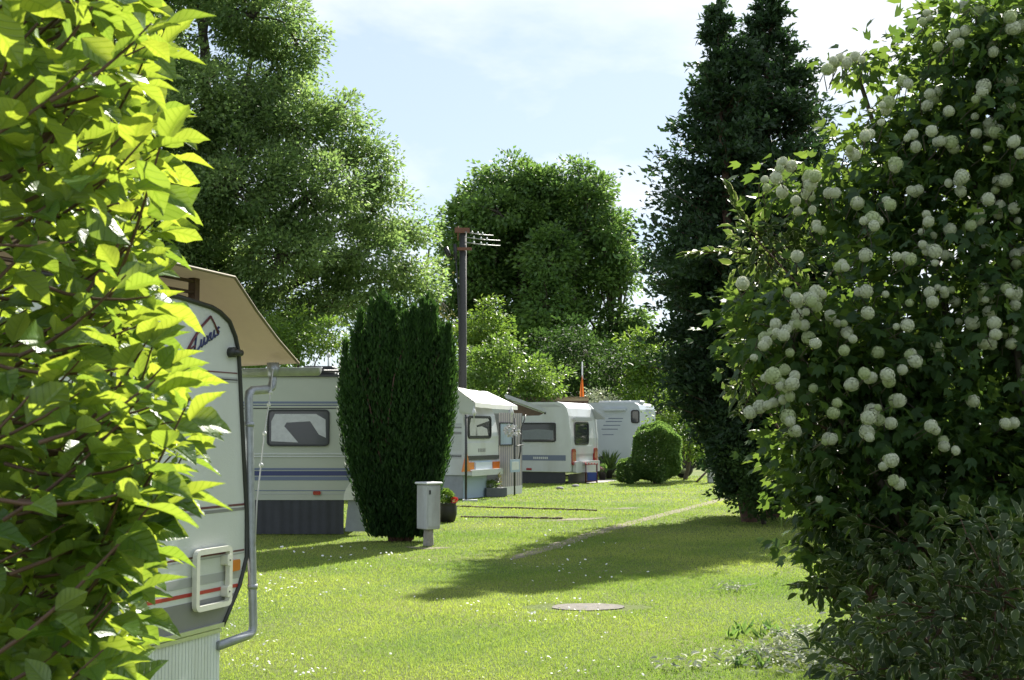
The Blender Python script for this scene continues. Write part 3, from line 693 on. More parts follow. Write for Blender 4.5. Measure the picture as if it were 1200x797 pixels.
lf_dark = leafmat('dark_leaf', (.02, .045, .015), (.045, .08, .024), (.09, .16, .03), tf=.35, rough=.6, spec=.12)
lf_conifer = leafmat('conifer_spray', (.014, .034, .016), (.038, .072, .028), (.06, .12, .03), tf=.25, rough=.55, spec=.3)
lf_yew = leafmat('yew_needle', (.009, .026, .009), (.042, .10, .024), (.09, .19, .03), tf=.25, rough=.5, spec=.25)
lf_bare = leafmat('bronze_leaf', (.09, .075, .04), (.14, .12, .06), (.22, .2, .06), tf=.35)
lf_pale = leafmat('pale_leaf', (.30, .33, .2), (.45, .46, .32), (.4, .42, .2), tf=.3)

g1 = ground(523.5, 612); fp = empty('flower_pot', (g1.x, g1.y, 0), 'black barrel pot with green plant and red flowers behind electric box', 'flower pot')
MB().lathe((g1.x, g1.y, 0), [(.12, 0), (.15, .02), (.185, .15), (.185, .27), (.17, .33), (.185, .35), (.15, .35), (.13, .31)], 16).build('pot', M['pot'], fp)
leaf_ball(fp, (g1.x - .02, g1.y, .46), (.14, .14, .14), 700, .05, .03, lf_bright, 'plant')
leaf_ball(fp, (g1.x + .13, g1.y - .02, .40), (.06, .08, .05), 120, .035, .03, M['redfl'], 'flowers')

# ---------------------------------------------------------------- utility pole
po = at(542, 506, 36.0); up = empty('utility_pole', (po.x, po.y, 0), 'dark wooden utility pole with iron insulator bracket and short rods', 'utility pole')
zt_ = at(542, 270, 36.0).z
MB().tube([(po.x, po.y, -.1), (po.x, po.y, zt_ * .5), (po.x, po.y, zt_)], [.118, .11, .10], 12).build('post', M['wood'], up)
mb = MB(); mb.box((po.x - .02, po.y - .12, zt_ - .02), .42, .1, .14, .1); mb.tube([(po.x - .14, po.y - .1, zt_ - .3), (po.x - .14, po.y - .1, zt_ + .1)], .03, 6); mb.box((po.x, po.y - .14, zt_ - .55), .5, .08, .08); mb.build('bracket', M['rust'], up)
for i, (dy, px1) in enumerate(((0, 578), (6, 586), (12, 586))):
    a, b = at(545, 272 + dy, 35.8), at(px1, 276 + dy, 36.6); MB().tube([a, a.lerp(b, .5) - Vector((0, 0, .02)), b], .013, 5).build('rod', M['wire'], up)
    for t in (.25, .45, .62):
        q = a.lerp(b, t); MB().lathe(q - Vector((0, 0, .03)), [(.01, 0), (.03, .02), (.03, .05), (.01, .09)], 6).build('insulator', M['lid'], up)
mb = MB(); mb.tube([at(533, 286, 35.8), at(534, 304, 35.8)], .05, 8); mb.tube([at(522, 290, 35.9), at(526, 300, 35.9)], .07, 8); mb.build('cable_clamp', M['black'], up)
MB().tube([at(534, 300, 35.8), at(536, 330, 35.8), at(538.0, 380, 35.8), at(538.0, 470, 35.8)], .022, 6).build('cable', M['black'], up)

# ---------------------------------------------------------------- caravan with striped awning and white tarpaulin roof
W3 = Wall(546, 31.4, 66); S3 = Wall(546, 31.4, -24)
car3 = empty('caravan', W3.P(1.05, 0, -1.5), 'old white caravan with orange tail lights beneath a white tarpaulin roof', 'caravan', 'parked caravans')
zt3 = W3.uz(560, 470)[1]; zb3 = W3.uz(546, 557)[1]; WD = W3.uz(584, 530)[0]
side = [(-4.6, zb3), (-.02, zb3), (.0, zb3 + .3), (.0, zb3 + .95), (-.10, zt3 - .35), (-.22, zt3 - .12), (-.42, zt3), (-4.6, zt3)]
MB().wprism(S3, side, -WD, 0).build('body', M['white'], car3)
for y0, y1, mm in ((496, 498.5, 'greyl'), (500, 502, 'grey'), (506, 509, 'grey'), (532, 537, 'greyl'), (533.5, 535.5, 'grey')):
    z0, z1 = S3.uz(535, y1)[1], S3.uz(535, y0)[1]; MB().wprism(S3, [(-4.5, z0), (-.12, z0), (-.12, z1), (-4.5, z1)], .0005, .006).build('stripe', M[mm], car3)
for i in range(6):
    z0 = S3.uz(535, 511 + i * 3)[1]; MB().wprism(S3, [(-4.5, z0 - .008), (-.12, z0 - .008), (-.12, z0 + .008), (-4.5, z0 + .008)], 0, .012).build('moulding', M['white'], car3)
MB().wprism(S3, [(-4.5, .02), (-.1, .02), (-.1, zb3), (-4.5, zb3)], -.06, -.04).build('side_skirt', M['skirtg'], car3)
window(W3, (548, 487), (575, 514), car3, r=.12, t=.05, curtain=drapes(W3, [[(.06, .05), (.4, .05), (.35, .6), (.95, .85), (.9, .97), (.1, .97), (.04, .6)], [(.3, .05), (.9, .06), (.85, .42), (.6, .55), (.35, .5)]], 'curtain'))
plate('rear_panel', W3, (547, 519), (582, 533), .001, .03, M['white'], car3, r=.03)
u, z = W3.uz(559, 528); mb = MB()
for i in range(5): mb.wprism(W3, [(u + i * .09, z - .04), (u + i * .09 + .06, z - .04), (u + i * .09 + .06, z + .05), (u + i * .09, z + .05)], .031, .034)
tag(mb.build('lettering', M['grey'], car3), kind='stuff')
plate('grab_rail', W3, (547, 534.6), (583, 537.6), .001, .05, M['trim'], car3)
plate('licence_plate', W3, (555, 542), (575, 550), .04, .06, M['plate'], car3)
for a, b in (((546.5, 542), (552, 550)), ((574.5, 541), (582, 549))): plate('tail_light', W3, a, b, .04, .09, M['orange'], car3, r=.02)
plate('light_panel', W3, (546.5, 540.5), (583, 551), .001, .035, M['bluep'], car3)
plate('bumper', W3, (546.5, 551), (583, 555.5), .001, .16, M['white'], car3, r=.03)
plate('rear_skirt', W3, (547, 557), (574, 582), -.12, -.09, M['bluep'], car3)
u, z = W3.uz(541, 545); MB().add([W3.P(u - .2, z - .16, .12), W3.P(u + .26, z - .16, .12), W3.P(u + .05, z + .32, .12), W3.P(u - .2, z - .16, .09), W3.P(u + .26, z - .16, .09), W3.P(u + .05, z + .32, .09)], [(0, 1, 2), (5, 4, 3), (0, 3, 4, 1), (1, 4, 5, 2), (2, 5, 3, 0)]).build('warning_triangle', M['orange'], car3)

aw = empty('awning', W3.P(3.3, 0, -1.0), 'grey and pink striped tent awning with white tarpaulin roof', 'awning')
# striped wall: shallow flutes, alternate cloths
u0, u1 = W3.uz(585.5, 540)[0], W3.uz(612, 540)[0]; n = 22; ztw = W3.uz(600, 484)[1]
for k_, mm in ((0, 'awn_a'), (1, 'awn_b')):
    if mm not in M: M[mm] = mat(mm, (.52, .46, .45) if k_ == 0 else (.30, .29, .31), .8, noise=.1)
    mb = MB()
    for i in range(k_, n, 2):
        a, b = u0 + (u1 - u0) * i / n, u0 + (u1 - u0) * (i + 1) / n
        mb.add([W3.P(a, .22, -.02), W3.P((a + b) / 2, .22, .01), W3.P(b, .22, -.02), W3.P(b, ztw, -.02), W3.P((a + b) / 2, ztw, .01), W3.P(a, ztw, -.02)], [(0, 1, 4, 5), (1, 2, 3, 4)], True)
    tag(mb.build('wall_cloth', M[mm], aw), kind='stuff')
MB().wprism(W3, [(u0, .0), (u1, .0), (u1, .22), (u0, .22)], -.03, .0).build('foot_band', M['lid'], aw)
MB().wprism(S3, [(0, 0), (.02, 0), (.02, ztw), (0, ztw)], -u1 - .01, -u1 + .01)
mb = MB(); q = W3.P(u1, 0, 0); q2 = q - S3.u * 2.2
mb.add([q, q2, q2 + Vector((0, 0, ztw)), q + Vector((0, 0, ztw))], [(0, 1, 2, 3)]); mb.build('side_cloth', M['skirtg'], aw)
window(W3, (585, 495), (600, 522), aw, r=.03, t=.03, glassm='bluep')
P1, P2, P3, P4 = at(533, 454, 31.6), at(571, 458, 35.4), at(606.5, 474.5, 35.2), at(557, 473, 31.0)
P1.z = P2.z = (P1.z + P2.z) / 2; P3.z = P4.z = (P3.z + P4.z) / 2
P5, P6 = P1 - (P4 - P1) * 1.2, P2 - (P3 - P2) * 1.2; P5.z = P6.z = P3.z + .15
mb = MB(); n = 8
for i in range(n + 1):
    t = i / n; sag = Vector((0, 0, -.045 * math.sin(math.pi * t) - .012 * math.sin(t * 19)))
    mb.v += [P5.lerp(P6, t) + sag, P1.lerp(P2, t) + sag * .5, P1.lerp(P2, t).lerp(P4.lerp(P3, t), .5) + sag, P4.lerp(P3, t) + sag * .3, P4.lerp(P3, t) + sag * .3 - Vector((0, 0, .11))]
for i in range(n):
    for k_ in range(4): a = i * 5 + k_; mb.f.append((a, a + 1, a + 6, a + 5)); mb.sm.append(k_ < 3)
tag(mb.build('roof_sheet', M['tarpw'], aw), 'white tarpaulin roof sheet')
mb = MB(); mb.add([P1 + Vector((0, .03, -.02)), P4 + Vector((0, .03, -.03)), P4 + Vector((-.05, .05, -.3)), P5 + Vector((0, .05, -.3)), P5], [(0, 1, 2, 3, 4)]); mb.build('gable_cloth', M['cream'], aw)
for a, b, r_ in (((546, 486), (546, 582), .03), ((603, 490), (603, 577), .022)):
    W = W3; pa, pb = W.px(*a, .32), W.px(*b, .32); pb = Vector((pb.x, pb.y, 0)); pa = Vector((pb.x, pb.y, pa.z)); MB().tube([pa, pb], r_, 8).build('pole', M['trim'], aw)
pa = W3.px(546, 583, .32); MB().box((pa.x + .1, pa.y, .02), .35, .2, .04, 0).build('pole_foot', M['lid'], aw)
(u, z) = W3.uz(603.5, 546, .36); MB().wprism(W3, rrect(u - .3, z - .16, u + .3, z + .17, .03), .35, .37).build('sign_board', M['bluep'], aw)
MB().wprism(W3, rrect(u - .22, z - .1, u + .22, z + .11, .02), .371, .376).build('sign_face', M['lid'], aw)
for px in (555.5, 599.5):
    a = W3.px(px, 476, .35); mb = MB(); mb.tube([a, a - Vector((0, 0, .42))], .012, 5); mb.lathe(a - Vector((0, 0, .24)), [(.01, 0), (.05, .05), (.05, .1), (.015, .2)], 8); mb.build('hanger', M['lid'], aw)
a = W3.px(599.5, 505, .35); leaf_ball(aw, a, (.2, .2, .12), 160, .09, .05, M['curtain'], 'hanging_basket')  # white hanging basket, a ball of pale leaves
MB().tube([W3.px(616, 486, .1), W3.px(614, 494, .1), W3.px(611, 502, .1), W3.px(610, 528, .1), W3.px(607, 545, .1)], .02, 6).build('bent_pole', M['trim'], aw)
MB().tube([W3.px(603, 523, .3), W3.px(614, 521, .3)], .015, 6).build('cross_bar', M['trim'], aw)
# second roof reaching out beyond the awning
cr2 = empty('lean_to_roof', at(618, 506, 36.5) - Vector((0, 0, H)), 'grey sheet lean-to roof jutting out between striped awning and modern caravan', 'roof')
Q1, Q2 = at(592, 466, 36.2), at(639, 483.5, 36.2); ex = Vector((.05, 2.4, 0)); th = Vector((0, 0, .11))
mb = MB(); mb.add([Q1, Q2, Q2 + ex, Q1 + ex, Q1 + th, Q2 + th, Q2 + ex + th, Q1 + ex + th], [(3, 2, 1, 0), (4, 5, 6, 7), (0, 1, 5, 4), (1, 2, 6, 5), (2, 3, 7, 6), (3, 0, 4, 7)]); mb.build('sheet', M['roofg'], cr2)
for q in (Q1 + ex * .1 + Vector((.12, 0, 0)), Q1 + ex * .95 + Vector((.12, 0, 0))): MB().tube([(q.x, q.y, 0), q], .03, 8).build('post', M['zinc'], cr2)
MB().tube([Q2 + ex * .08, Q2 + ex * .95], .03, 6).build('eave_beam', M['trim'], cr2)
gt = [at(596, 470, 36.32), at(637, 484.5, 36.32), at(632, 487, 36.32), at(604, 487.5, 36.32)]  # dark triangle standing in for the shade under this roof
MB().add(gt + [q + Vector((0, .03, 0)) for q in gt], [(0, 1, 2, 3), (7, 6, 5, 4), (0, 4, 5, 1), (1, 5, 6, 2), (2, 6, 7, 3), (3, 7, 4, 0)]).build('shade_infill', M['brown'], cr2)
# planter in front of the awning
gp = ground(579, 582.5); pb_ = empty('planter_box', (gp.x, gp.y, 0), 'slate grey planter box with sparse plants against striped awning', 'planter')
mb = MB(); rz = R(20)
mb.box((gp.x, gp.y + .15, .115), .56, .4, .23, rz, .012); mb.build('trough', M['slate'], pb_)
leaf_ball(pb_, (gp.x - .08, gp.y + .12, .3), (.2, .14, .1), 260, .07, .03, lf_olive, 'plants')
leaf_ball(pb_, (gp.x + .12, gp.y + .1, .38), (.05, .06, .2), 60, .07, .03, lf_bare, 'tall_plant')

# ---------------------------------------------------------------- modern white caravan
R4 = Wall(668, 40.6, 67); S4 = Wall(668, 40.6, -23)
car4 = empty('caravan', R4.P(1.1, 0, -2.0), 'modern white caravan with red tail lights and grey side band', 'caravan', 'parked caravans')
zt4 = S4.uz(660, 471)[1]; zb4 = S4.uz(660, 553)[1]; WD4 = R4.uz(700, 520)[0]
side = [(-5.2, zb4), (-.03, zb4), (.0, zb4 + .3), (.0, zb4 + 1.05), (-.06, zt4 - .45), (-.13, zt4 - .2), (-.26, zt4 - .06), (-.45, zt4), (-5.2, zt4)]
MB().wprism(S4, side, -WD4, 0).build('body', M['white'], car4)
for o0, o1 in ((-.10, .012), (-WD4 - .012, -WD4 + .10)):
    e4 = side[1:8]; inn = [(u - .09, z - (.07 if i > 4 else 0)) for i, (u, z) in enumerate(e4)]
    out = [(u + .02, z + .012) for u, z in e4]
    MB().wprism(S4, out + inn[::-1], o0, o1).build('corner_moulding', M['white'], car4)
window(S4, (598, 495.5), (651.5, 518), car4, r=.06, t=.05, curtain=drapes(S4, [[(.03, .06), (.97, .06), (.97, .62), (.6, .7), (.3, .62), (.03, .72)]], 'curtaing'))
plate('side_band', S4, (590, 533), (663, 540), .0005, .006, M['blueg'], car4)
mb = MB(); u, z = S4.uz(625, 536.6)
for i in range(8): mb.wprism(S4, [(u + i * .065, z - .035), (u + i * .065 + .045, z - .035), (u + i * .065 + .045, z + .035), (u + i * .065, z + .035)], .0065, .009)
tag(mb.build('lettering', M['lid'], car4), kind='stuff')
plate('roof_stripe', S4, (590, 474.5), (660, 477), .0005, .005, M['greyl'], car4)
plate('side_light', S4, (617, 548.5), (623, 551), .001, .02, M['redlens'], car4)
plate('skirt', S4, (585, 552.5), (662, 568), -.06, -.04, M['skirtd'], car4)
plate('rear_skirt', R4, (668.5, 556), (699, 566), -.08, -.06, M['black'], car4)
window(R4, (673, 494.5), (689.5, 521), car4, r=.14, t=.05)
MB().wprism(R4, rrect(.35, R4.uz(680, 532)[1], WD4 - .35, R4.uz(680, 523)[1], .1), .0005, .02).build('rear_panel', M['white'], car4)
plate('rear_line', R4, (674, 532), (694, 534), .001, .012, M['greyl'], car4)
for a, b in (((668.8, 526), (673.2, 545)), ((694.8, 525), (698.6, 541))):
    l_ = plate('tail_light', R4, a, b, .001, .06, M['redlens'], car4, r=.1)
plate('bumper', R4, (671, 541), (699, 552), .001, .12, M['white'], car4, r=.06)
plate('licence_plate', R4, (678, 541.5), (688, 545), .121, .135, M['greyl'], car4)
plate('window_brow', R4, (671.5, 489), (691, 493.5), .001, .08, M['greyl'], car4, r=.02)
# fold-out window flap on its far side
q0, q1 = at(697, 481, 42.8), at(709, 491.5, 42.8); ex = -S4.u * 2.0
mb = MB(); t_ = Vector((0, 0, .05)); mb.add([q0, q1, q1 + ex, q0 + ex, q0 + t_, q1 + t_, q1 + ex + t_, q0 + ex + t_], [(3, 2, 1, 0), (4, 5, 6, 7), (0, 1, 5, 4), (1, 2, 6, 5), (2, 3, 7, 6), (3, 0, 4, 7)]); mb.build('side_awning', M['roofg'], car4)

# reed shelter roof behind it and its flag
rs = empty('reed_shelter', at(652, 506, 44.5) - Vector((0, 0, H)), 'flat reed covered shelter roof behind the modern white caravan', 'shelter')
zq = at(650, 470, 44).z
a, b = at(600, 470, 44), at(690, 470, 44)
mb = MB(); mb.box(((a.x + b.x) / 2, 45.2, zq + .06), b.x - a.x, 2.2, .1)
for i in range(90): xx = a.x + (b.x - a.x) * (i + .5) / 90; mb.tube([(xx, 44.05, zq + .115 + random.uniform(0, .03)), (xx + random.uniform(-.03, .03), 46.3, zq + .13)], .018, 4)
tag(mb.build('reed_roof', M['reed'], rs), kind='stuff')
for xx in (a.x + .1, b.x - .1):
    for yy in (44.3, 46.1): MB().tube([(xx, yy, 0), (xx, yy, zq + .02)], .05, 8).build('post', M['brown'], rs)
MB().box(((a.x + b.x) / 2, 44.2, zq - .02), b.x - a.x, .08, .1).build('beam', M['brown'], rs)
fx = at(682.5, 506, 47.2); fg = empty('flagpole', (fx.x, fx.y, 0), 'white flagpole with limp orange flag behind the reed shelter', 'flagpole')
zf = at(682, 424, 47.2).z; MB().tube([(fx.x, fx.y, 0), (fx.x, fx.y, zf)], [.04, .025], 8).build('pole', M['lid'], fg)
mb = MB(); n = 10; z1, z0 = at(682, 440, 47.2).z, at(682, 470, 47.2).z
for i in range(n + 1):
    t = i / n; z = z1 + (z0 - z1) * t; w = .02 + .085 * min(1, t * 1.4)
    mb.v += [Vector((fx.x - w * .9, fx.y - .03 + .04 * math.sin(t * 5), z)), Vector((fx.x - w * .3, fx.y - .09, z + .02)), Vector((fx.x + w * .3, fx.y - .04, z)), Vector((fx.x + w * .6, fx.y - .1, z - .05))]
for i in range(n):
    for k_ in range(3): a_ = i * 4 + k_; mb.f.append((a_, a_ + 1, a_ + 5, a_ + 4)); mb.sm.append(True)
mb.build('flag', M['flag'], fg)

# ---------------------------------------------------------------- pale camper at the end
S5 = Wall(750, 46.5, -20); R5 = Wall(750, 46.5, 70)
car5 = empty('camper_van', R5.P(1.0, 0, -2.5), 'pale camper van with one small dark window beside clipped round bush', 'camper van')
zt5 = S5.uz(745, 472)[1]; zb5 = .42; WD5 = R5.uz(768, 500)[0]
side = [(-6.0, zb5), (-.05, zb5), (0, zb5 + .3), (.0, zt5 - .25), (-.06, zt5 - .08), (-.2, zt5), (-6.0, zt5 + .06)]
MB().wprism(S5, side, -WD5, 0).build('body', M['camper'], car5)
window(S5, (739.5, 480.5), (749.5, 496), car5, r=.09, t=.045)
plate('awning_case', S5, (708, 479), (734, 481.2), .001, .09, M['camper'], car5)
for i, (x0, x1, y0) in enumerate(((713, 730, 490), (710, 729, 493.5), (707, 727, 498), (705, 724, 502.5), (706, 719, 509))): plate('decal', S5, (x0, y0), (x1, y0 + .9), .0005, .004, M['blueg'], car5)
u, z = S5.uz(708, 548)
for uu in (u, u + 2.9):
    w_ = MB().tube([S5.P(uu, .34, -.28), S5.P(uu, .34, -.03)], .34, 18).build('wheel', M['black'], car5); MB().tube([S5.P(uu, .34, -.03), S5.P(uu, .34, -.018)], .19, 14).build('rim', M['alu'], w_)
    MB().wprism(S5, [(uu + .44 * math.cos(R(t)), .34 + .44 * math.sin(R(t))) for t in range(0, 181, 20)], .0005, .004).build('wheel_arch', M['black'], car5)
MB().wprism(S5, [(-5.8, .25), (-.2, .25), (-.2, zb5), (-5.8, zb5)], -WD5 + .15, -.12).build('underbody', M['black'], car5)
for i, (x0, x1, y0) in enumerate(((757, 765, 476.5), (757, 765, 479.5), (760, 763, 483))): plate('decal', R5, (x0, y0), (x1, y0 + 1.4), .0005, .006, M['greyl'], car5)
for px in (704, 716, 728, 740): q = S5.P(S5.uz(px, 471)[0], zt5 + .03, -.8); MB().box(q, .5, .5, .14, R(-20), .04).build('roof_hatch', M['white'], car5)

# ---------------------------------------------------------------- small things by the modern caravan
gc = ground(693, 566.2); ct = empty('garden_trolley', (gc.x, gc.y, 0), 'red framed garden trolley with shelves behind the modern caravan', 'trolley')
mb = MB(); w, dpt, hh = .36, .28, .62
for sx in (-1, 1):
    for sy in (-1, 1): MB().tube([(gc.x + sx * w / 2, gc.y + sy * dpt / 2, 0), (gc.x + sx * w / 2, gc.y + sy * dpt / 2, hh)], .016, 6).build('leg', M['maroon'], ct)
MB().box((gc.x, gc.y, hh), w + .04, dpt + .04, .05).build('top', M['red'], ct)
for i in range(4): MB().box((gc.x - .14 + i * .095, gc.y - .165, hh + .02), .045, .01, .05).build('check', M['lid'], ct)
MB().box((gc.x, gc.y, .07), w, dpt, .03).build('shelf', M['maroon'], ct)
bc = empty('crate', (gc.x + .02, gc.y, .085), 'blue plastic crate on the lower shelf of red trolley', 'crate')
mb = MB(); z_ = .085
for (cx, cy, sx, sy) in ((0, -.11, .3, .02), (0, .11, .3, .02), (-.14, 0, .02, .2), (.14, 0, .02, .2)): mb.box((gc.x + .02 + cx, gc.y + cy, z_ + .13), sx, sy, .26)
mb.box((gc.x + .02, gc.y, z_ + .012), .26, .2, .02); mb.build('shell', M['bluec'], bc)
for px, py, r_, h_, lab in ((706, 562.5, .14, .26, 'dark pot with pink flowers next to red trolley'), (714, 561, .13, .30, 'dark pot with tall grassy plant beside the camper van')):
    q = ground(px, py); e = empty('flower_pot', (q.x, q.y, 0), lab, 'flower pot'); MB().lathe((q.x, q.y, 0), [(r_ * .75, 0), (r_, h_), (r_ * 1.08, h_ + .02), (r_ * .85, h_ + .02), (r_ * .8, h_ - .03)], 14).build('pot', M['pot'], e)
    leaf_ball(e, (q.x, q.y, h_ + .12), (.17, .17, .14), 220, .08, .04, lf_mid, 'plant')
    if px == 706: leaf_ball(e, (q.x - .05, q.y - .08, h_ + .1), (.12, .1, .07), 60, .05, .05, leafmat('pink_petal', (.5, .2, .28), (.6, .35, .4), (.5, .3, .3)), 'flowers')
    else:
        n = 90; pos = np.tile(np.array([q.x, q.y, h_]), (n, 1)) + rng.normal(0, .03, (n, 3)); d = norm(np.stack([rng.normal(0, .4, n), rng.normal(0, .4, n), np.ones(n)], 1)); cloud('leaves', e, lf_olive, pos, d, rsph(n), rng.uniform(.4, .8, n), .03)
for px, py, lab in ((656, 573.5, 'small grey stone on the grass, the one closer to striped awning'), (674.5, 570.5, 'small grey stone on the grass, the one closer to red trolley')):
    q = ground(px, py); mb = MB(); mb.lathe((q.x, q.y, 0), [(.09, -.01), (.11, .02), (.10, .05), (.05, .075)], 9)
    for v in mb.v: v.x += random.uniform(-.02, .02); v.y += random.uniform(-.02, .02)
    tag(mb.build('stone', M['stone'], None), lab, 'stone')
q = ground(833, 566); pp = empty('wooden_post', (q.x, q.y, 0), 'weathered grey post with a slanting prop by the conifers', 'post')
MB().box((q.x, q.y, .62), .20, .16, 1.24, .2, .02).build('shaft', M['box'], pp); MB().box((q.x + .03, q.y, 1.27), .3, .24, .06, .2, .015).build('cap', M['lid'], pp)
MB().tube([(q.x - .5, q.y - .05, 0), (q.x - .08, q.y, .42)], .035, 6).build('prop', M['brown'], pp)


# ---------------------------------------------------------------- trees and shrubs in the distance
def gp_(px, d): q = at(px, 506, d); return (q.x, q.y, 0)
# tall tree behind the caravans
D = 38
lobes = [lobe(px, py, rx, ry, D + dz) for px, py, rx, ry, dz in (
    (120, 60, 120, 110, 0), (300, 20, 60, 55, -1), (345, 45, 28, 40, 0), (250, -60, 110, 90, 0), (210, 140, 100, 90, -2), (300, 120, 55, 50, -1), (350, 150, 60, 45, -1), (400, 135, 26, 26, 0), (420, 185, 36, 36, 0), (448, 205, 20, 28, 0),
    (440, 250, 40, 36, 0), (480, 270, 20, 26, 1), (270, 220, 80, 65, -2.5), (360, 230, 60, 50, -2), (420, 300, 50, 40, -1), (475, 315, 28, 26, 0), (170, 260, 100, 90, -2), (330, 300, 65, 45, -2.5), (60, 180, 120, 120, 0), (455, 355, 42, 32, .5), (390, 360, 50, 36, -1), (250, 330, 80, 55, -2), (300, 385, 70, 40, -2), (110, -60, 120, 90, 0), (200, 390, 90, 60, -2), (330, 85, 30, 30, 0), (500, 335, 14, 22, 1))]
tree('deciduous_tree', 'huge leafy tree towering behind the white and beige caravans', gp_(270, D), lobes, 22, 175, .50, .135, .075, lf_olive, .42, top=at(230, -20, D), group='tall trees', flat=.55, inner=.35, twigs=.4)
# two broad trees on the skyline
D = 76
l1 = [lobe(px, py, rx, ry, D + dz) for px, py, rx, ry, dz in ((598, 208, 30, 20, 0), (570, 232, 26, 20, 1), (628, 222, 26, 26, -1), (543, 262, 22, 22, 0), (522, 290, 14, 20, 0), (585, 250, 34, 26, -2), (620, 258, 28, 26, -1), (555, 290, 30, 28, -1), (600, 300, 30, 24, 1), (640, 262, 16, 24, 0), (530, 325, 13, 20, 0), (565, 335, 34, 28, 0), (645, 305, 28, 40, -3), (640, 355, 30, 40, -3), (545, 372, 30, 30, 0), (605, 350, 26, 30, 1), (580, 395, 40, 35, 0), (635, 320, 24, 34, 1), (625, 395, 34, 38, 0), (640, 225, 20, 20, 0), (652, 240, 16, 20, 0), (645, 240, 22, 26, 1), (650, 285, 24, 34, 1), (590, 280, 45, 35, 2), (575, 310, 45, 40, 2), (560, 262, 34, 26, 1), (610, 235, 34, 24, 1))]
tree('deciduous_tree', 'round crowned dark green tree on the skyline behind the utility pole', gp_(590, D), l1, 7.5, 150, .8, .30, .18, lf_mid, .5, top=at(590, 230, D), group='tall trees', inner=.45, twigs=.5, trunks=[(gp_(575, D), at(565, 250, D), .42), (gp_(600, D), at(615, 235, D), .45)])
D = 75
l2 = [lobe(px, py, rx, ry, D + dz) for px, py, rx, ry, dz in ((678, 202, 17, 16, 0), (698, 218, 18, 18, 0), (688, 236, 26, 24, -1), (655, 260, 18, 22, 0), (716, 258, 16, 20, 0), (736, 310, 11, 24, 0), (710, 275, 24, 26, -1), (675, 278, 26, 26, 0), (655, 300, 20, 28, 0), (730, 320, 18, 30, 0), (700, 325, 26, 28, 0), (668, 345, 26, 30, 0), (715, 372, 28, 30, 0), (740, 375, 16, 30, 0), (685, 395, 38, 36, 0), (645, 385, 24, 34, 0), (745, 410, 18, 34, 0), (690, 262, 36, 34, 2), (705, 300, 34, 40, 2), (680, 330, 36, 40, 2), (666, 226, 14, 16, 0), (722, 290, 16, 22, 1))]
tree('deciduous_tree', 'tall narrow airy tree on the skyline between the round crown and conifers', gp_(690, D), l2, 8, 120, .72, .28, .16, lf_mid, .42, top=at(688, 215, D), group='tall trees', inner=.4, twigs=.5, trunks=[(gp_(672, D), at(662, 240, D), .32), (gp_(692, D), at(690, 215, D), .34), (gp_(708, D), at(722, 270, D), .26)])
D = 58
l3 = [lobe(px, py, rx, ry, D + dz) for px, py, rx, ry, dz in ((690, 420, 60, 50, 0), (640, 430, 55, 45, 1), (735, 440, 42, 40, 0), (600, 455, 40, 40, 0), (780, 470, 45, 40, 0))]
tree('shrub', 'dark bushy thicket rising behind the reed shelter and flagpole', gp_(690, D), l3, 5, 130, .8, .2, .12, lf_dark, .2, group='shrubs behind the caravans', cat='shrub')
# bronze twiggy tree
D = 50
l4 = [lobe(px, py, rx, ry, D) for px, py, rx, ry in ((495, 330, 26, 40), (515, 350, 24, 45), (480, 350, 22, 40), (520, 400, 26, 40), (500, 390, 30, 50))]
tree('bare_tree', 'thin brownish half bare tree behind the dark yew', gp_(505, D), l4, 9, 16, .5, .13, .05, lf_bare, .14, top=at(500, 290, D), cat='tree', twigs=1.0, inner=.2)
# sunny shrubs right of the pole
for nm, lab, D, ll, lf, per, Ls in (
    ('shrub', 'lime green sunlit shrub with layered branches behind white tarpaulin roof', 44, ((600, 440, 45, 30), (640, 450, 32, 22), (565, 430, 25, 35), (585, 410, 25, 22)), lf_lime, 22, .15),
    ('shrub', 'taller mid green shrub rising just right of the utility pole', 48, ((562, 385, 26, 30), (580, 400, 24, 26), (557, 420, 24, 36), (572, 360, 14, 18)), lf_bright, 20, .16),
    ('shrub', 'light green shrub in the gap between camper van and conifers', 55, ((770, 420, 32, 30), (795, 445, 30, 35), (760, 455, 30, 25), (745, 410, 20, 25)), lf_bright, 18, .18),
    ('shrub', 'small pale blossoming shrub peeping over the roof of the camper van', 52, ((707, 463, 9, 10), (704, 470, 10, 9)), lf_pale, 40, .12),
    ('shrub', 'sunlit green shrub left of the dark yew behind beige caravan', 33, ((345, 395, 40, 32), (380, 400, 30, 34), (320, 410, 40, 30)), lf_bright, 26, .11)):
    lobes = [lobe(a, b, c_, e_, D) for a, b, c_, e_ in ll]
    tree(nm, lab, gp_(ll[0][0], D), lobes, per, 85, .42, Ls, Ls * .55, lf, .09, group='shrubs behind the caravans', cat='shrub', flat=.45, inner=.3)
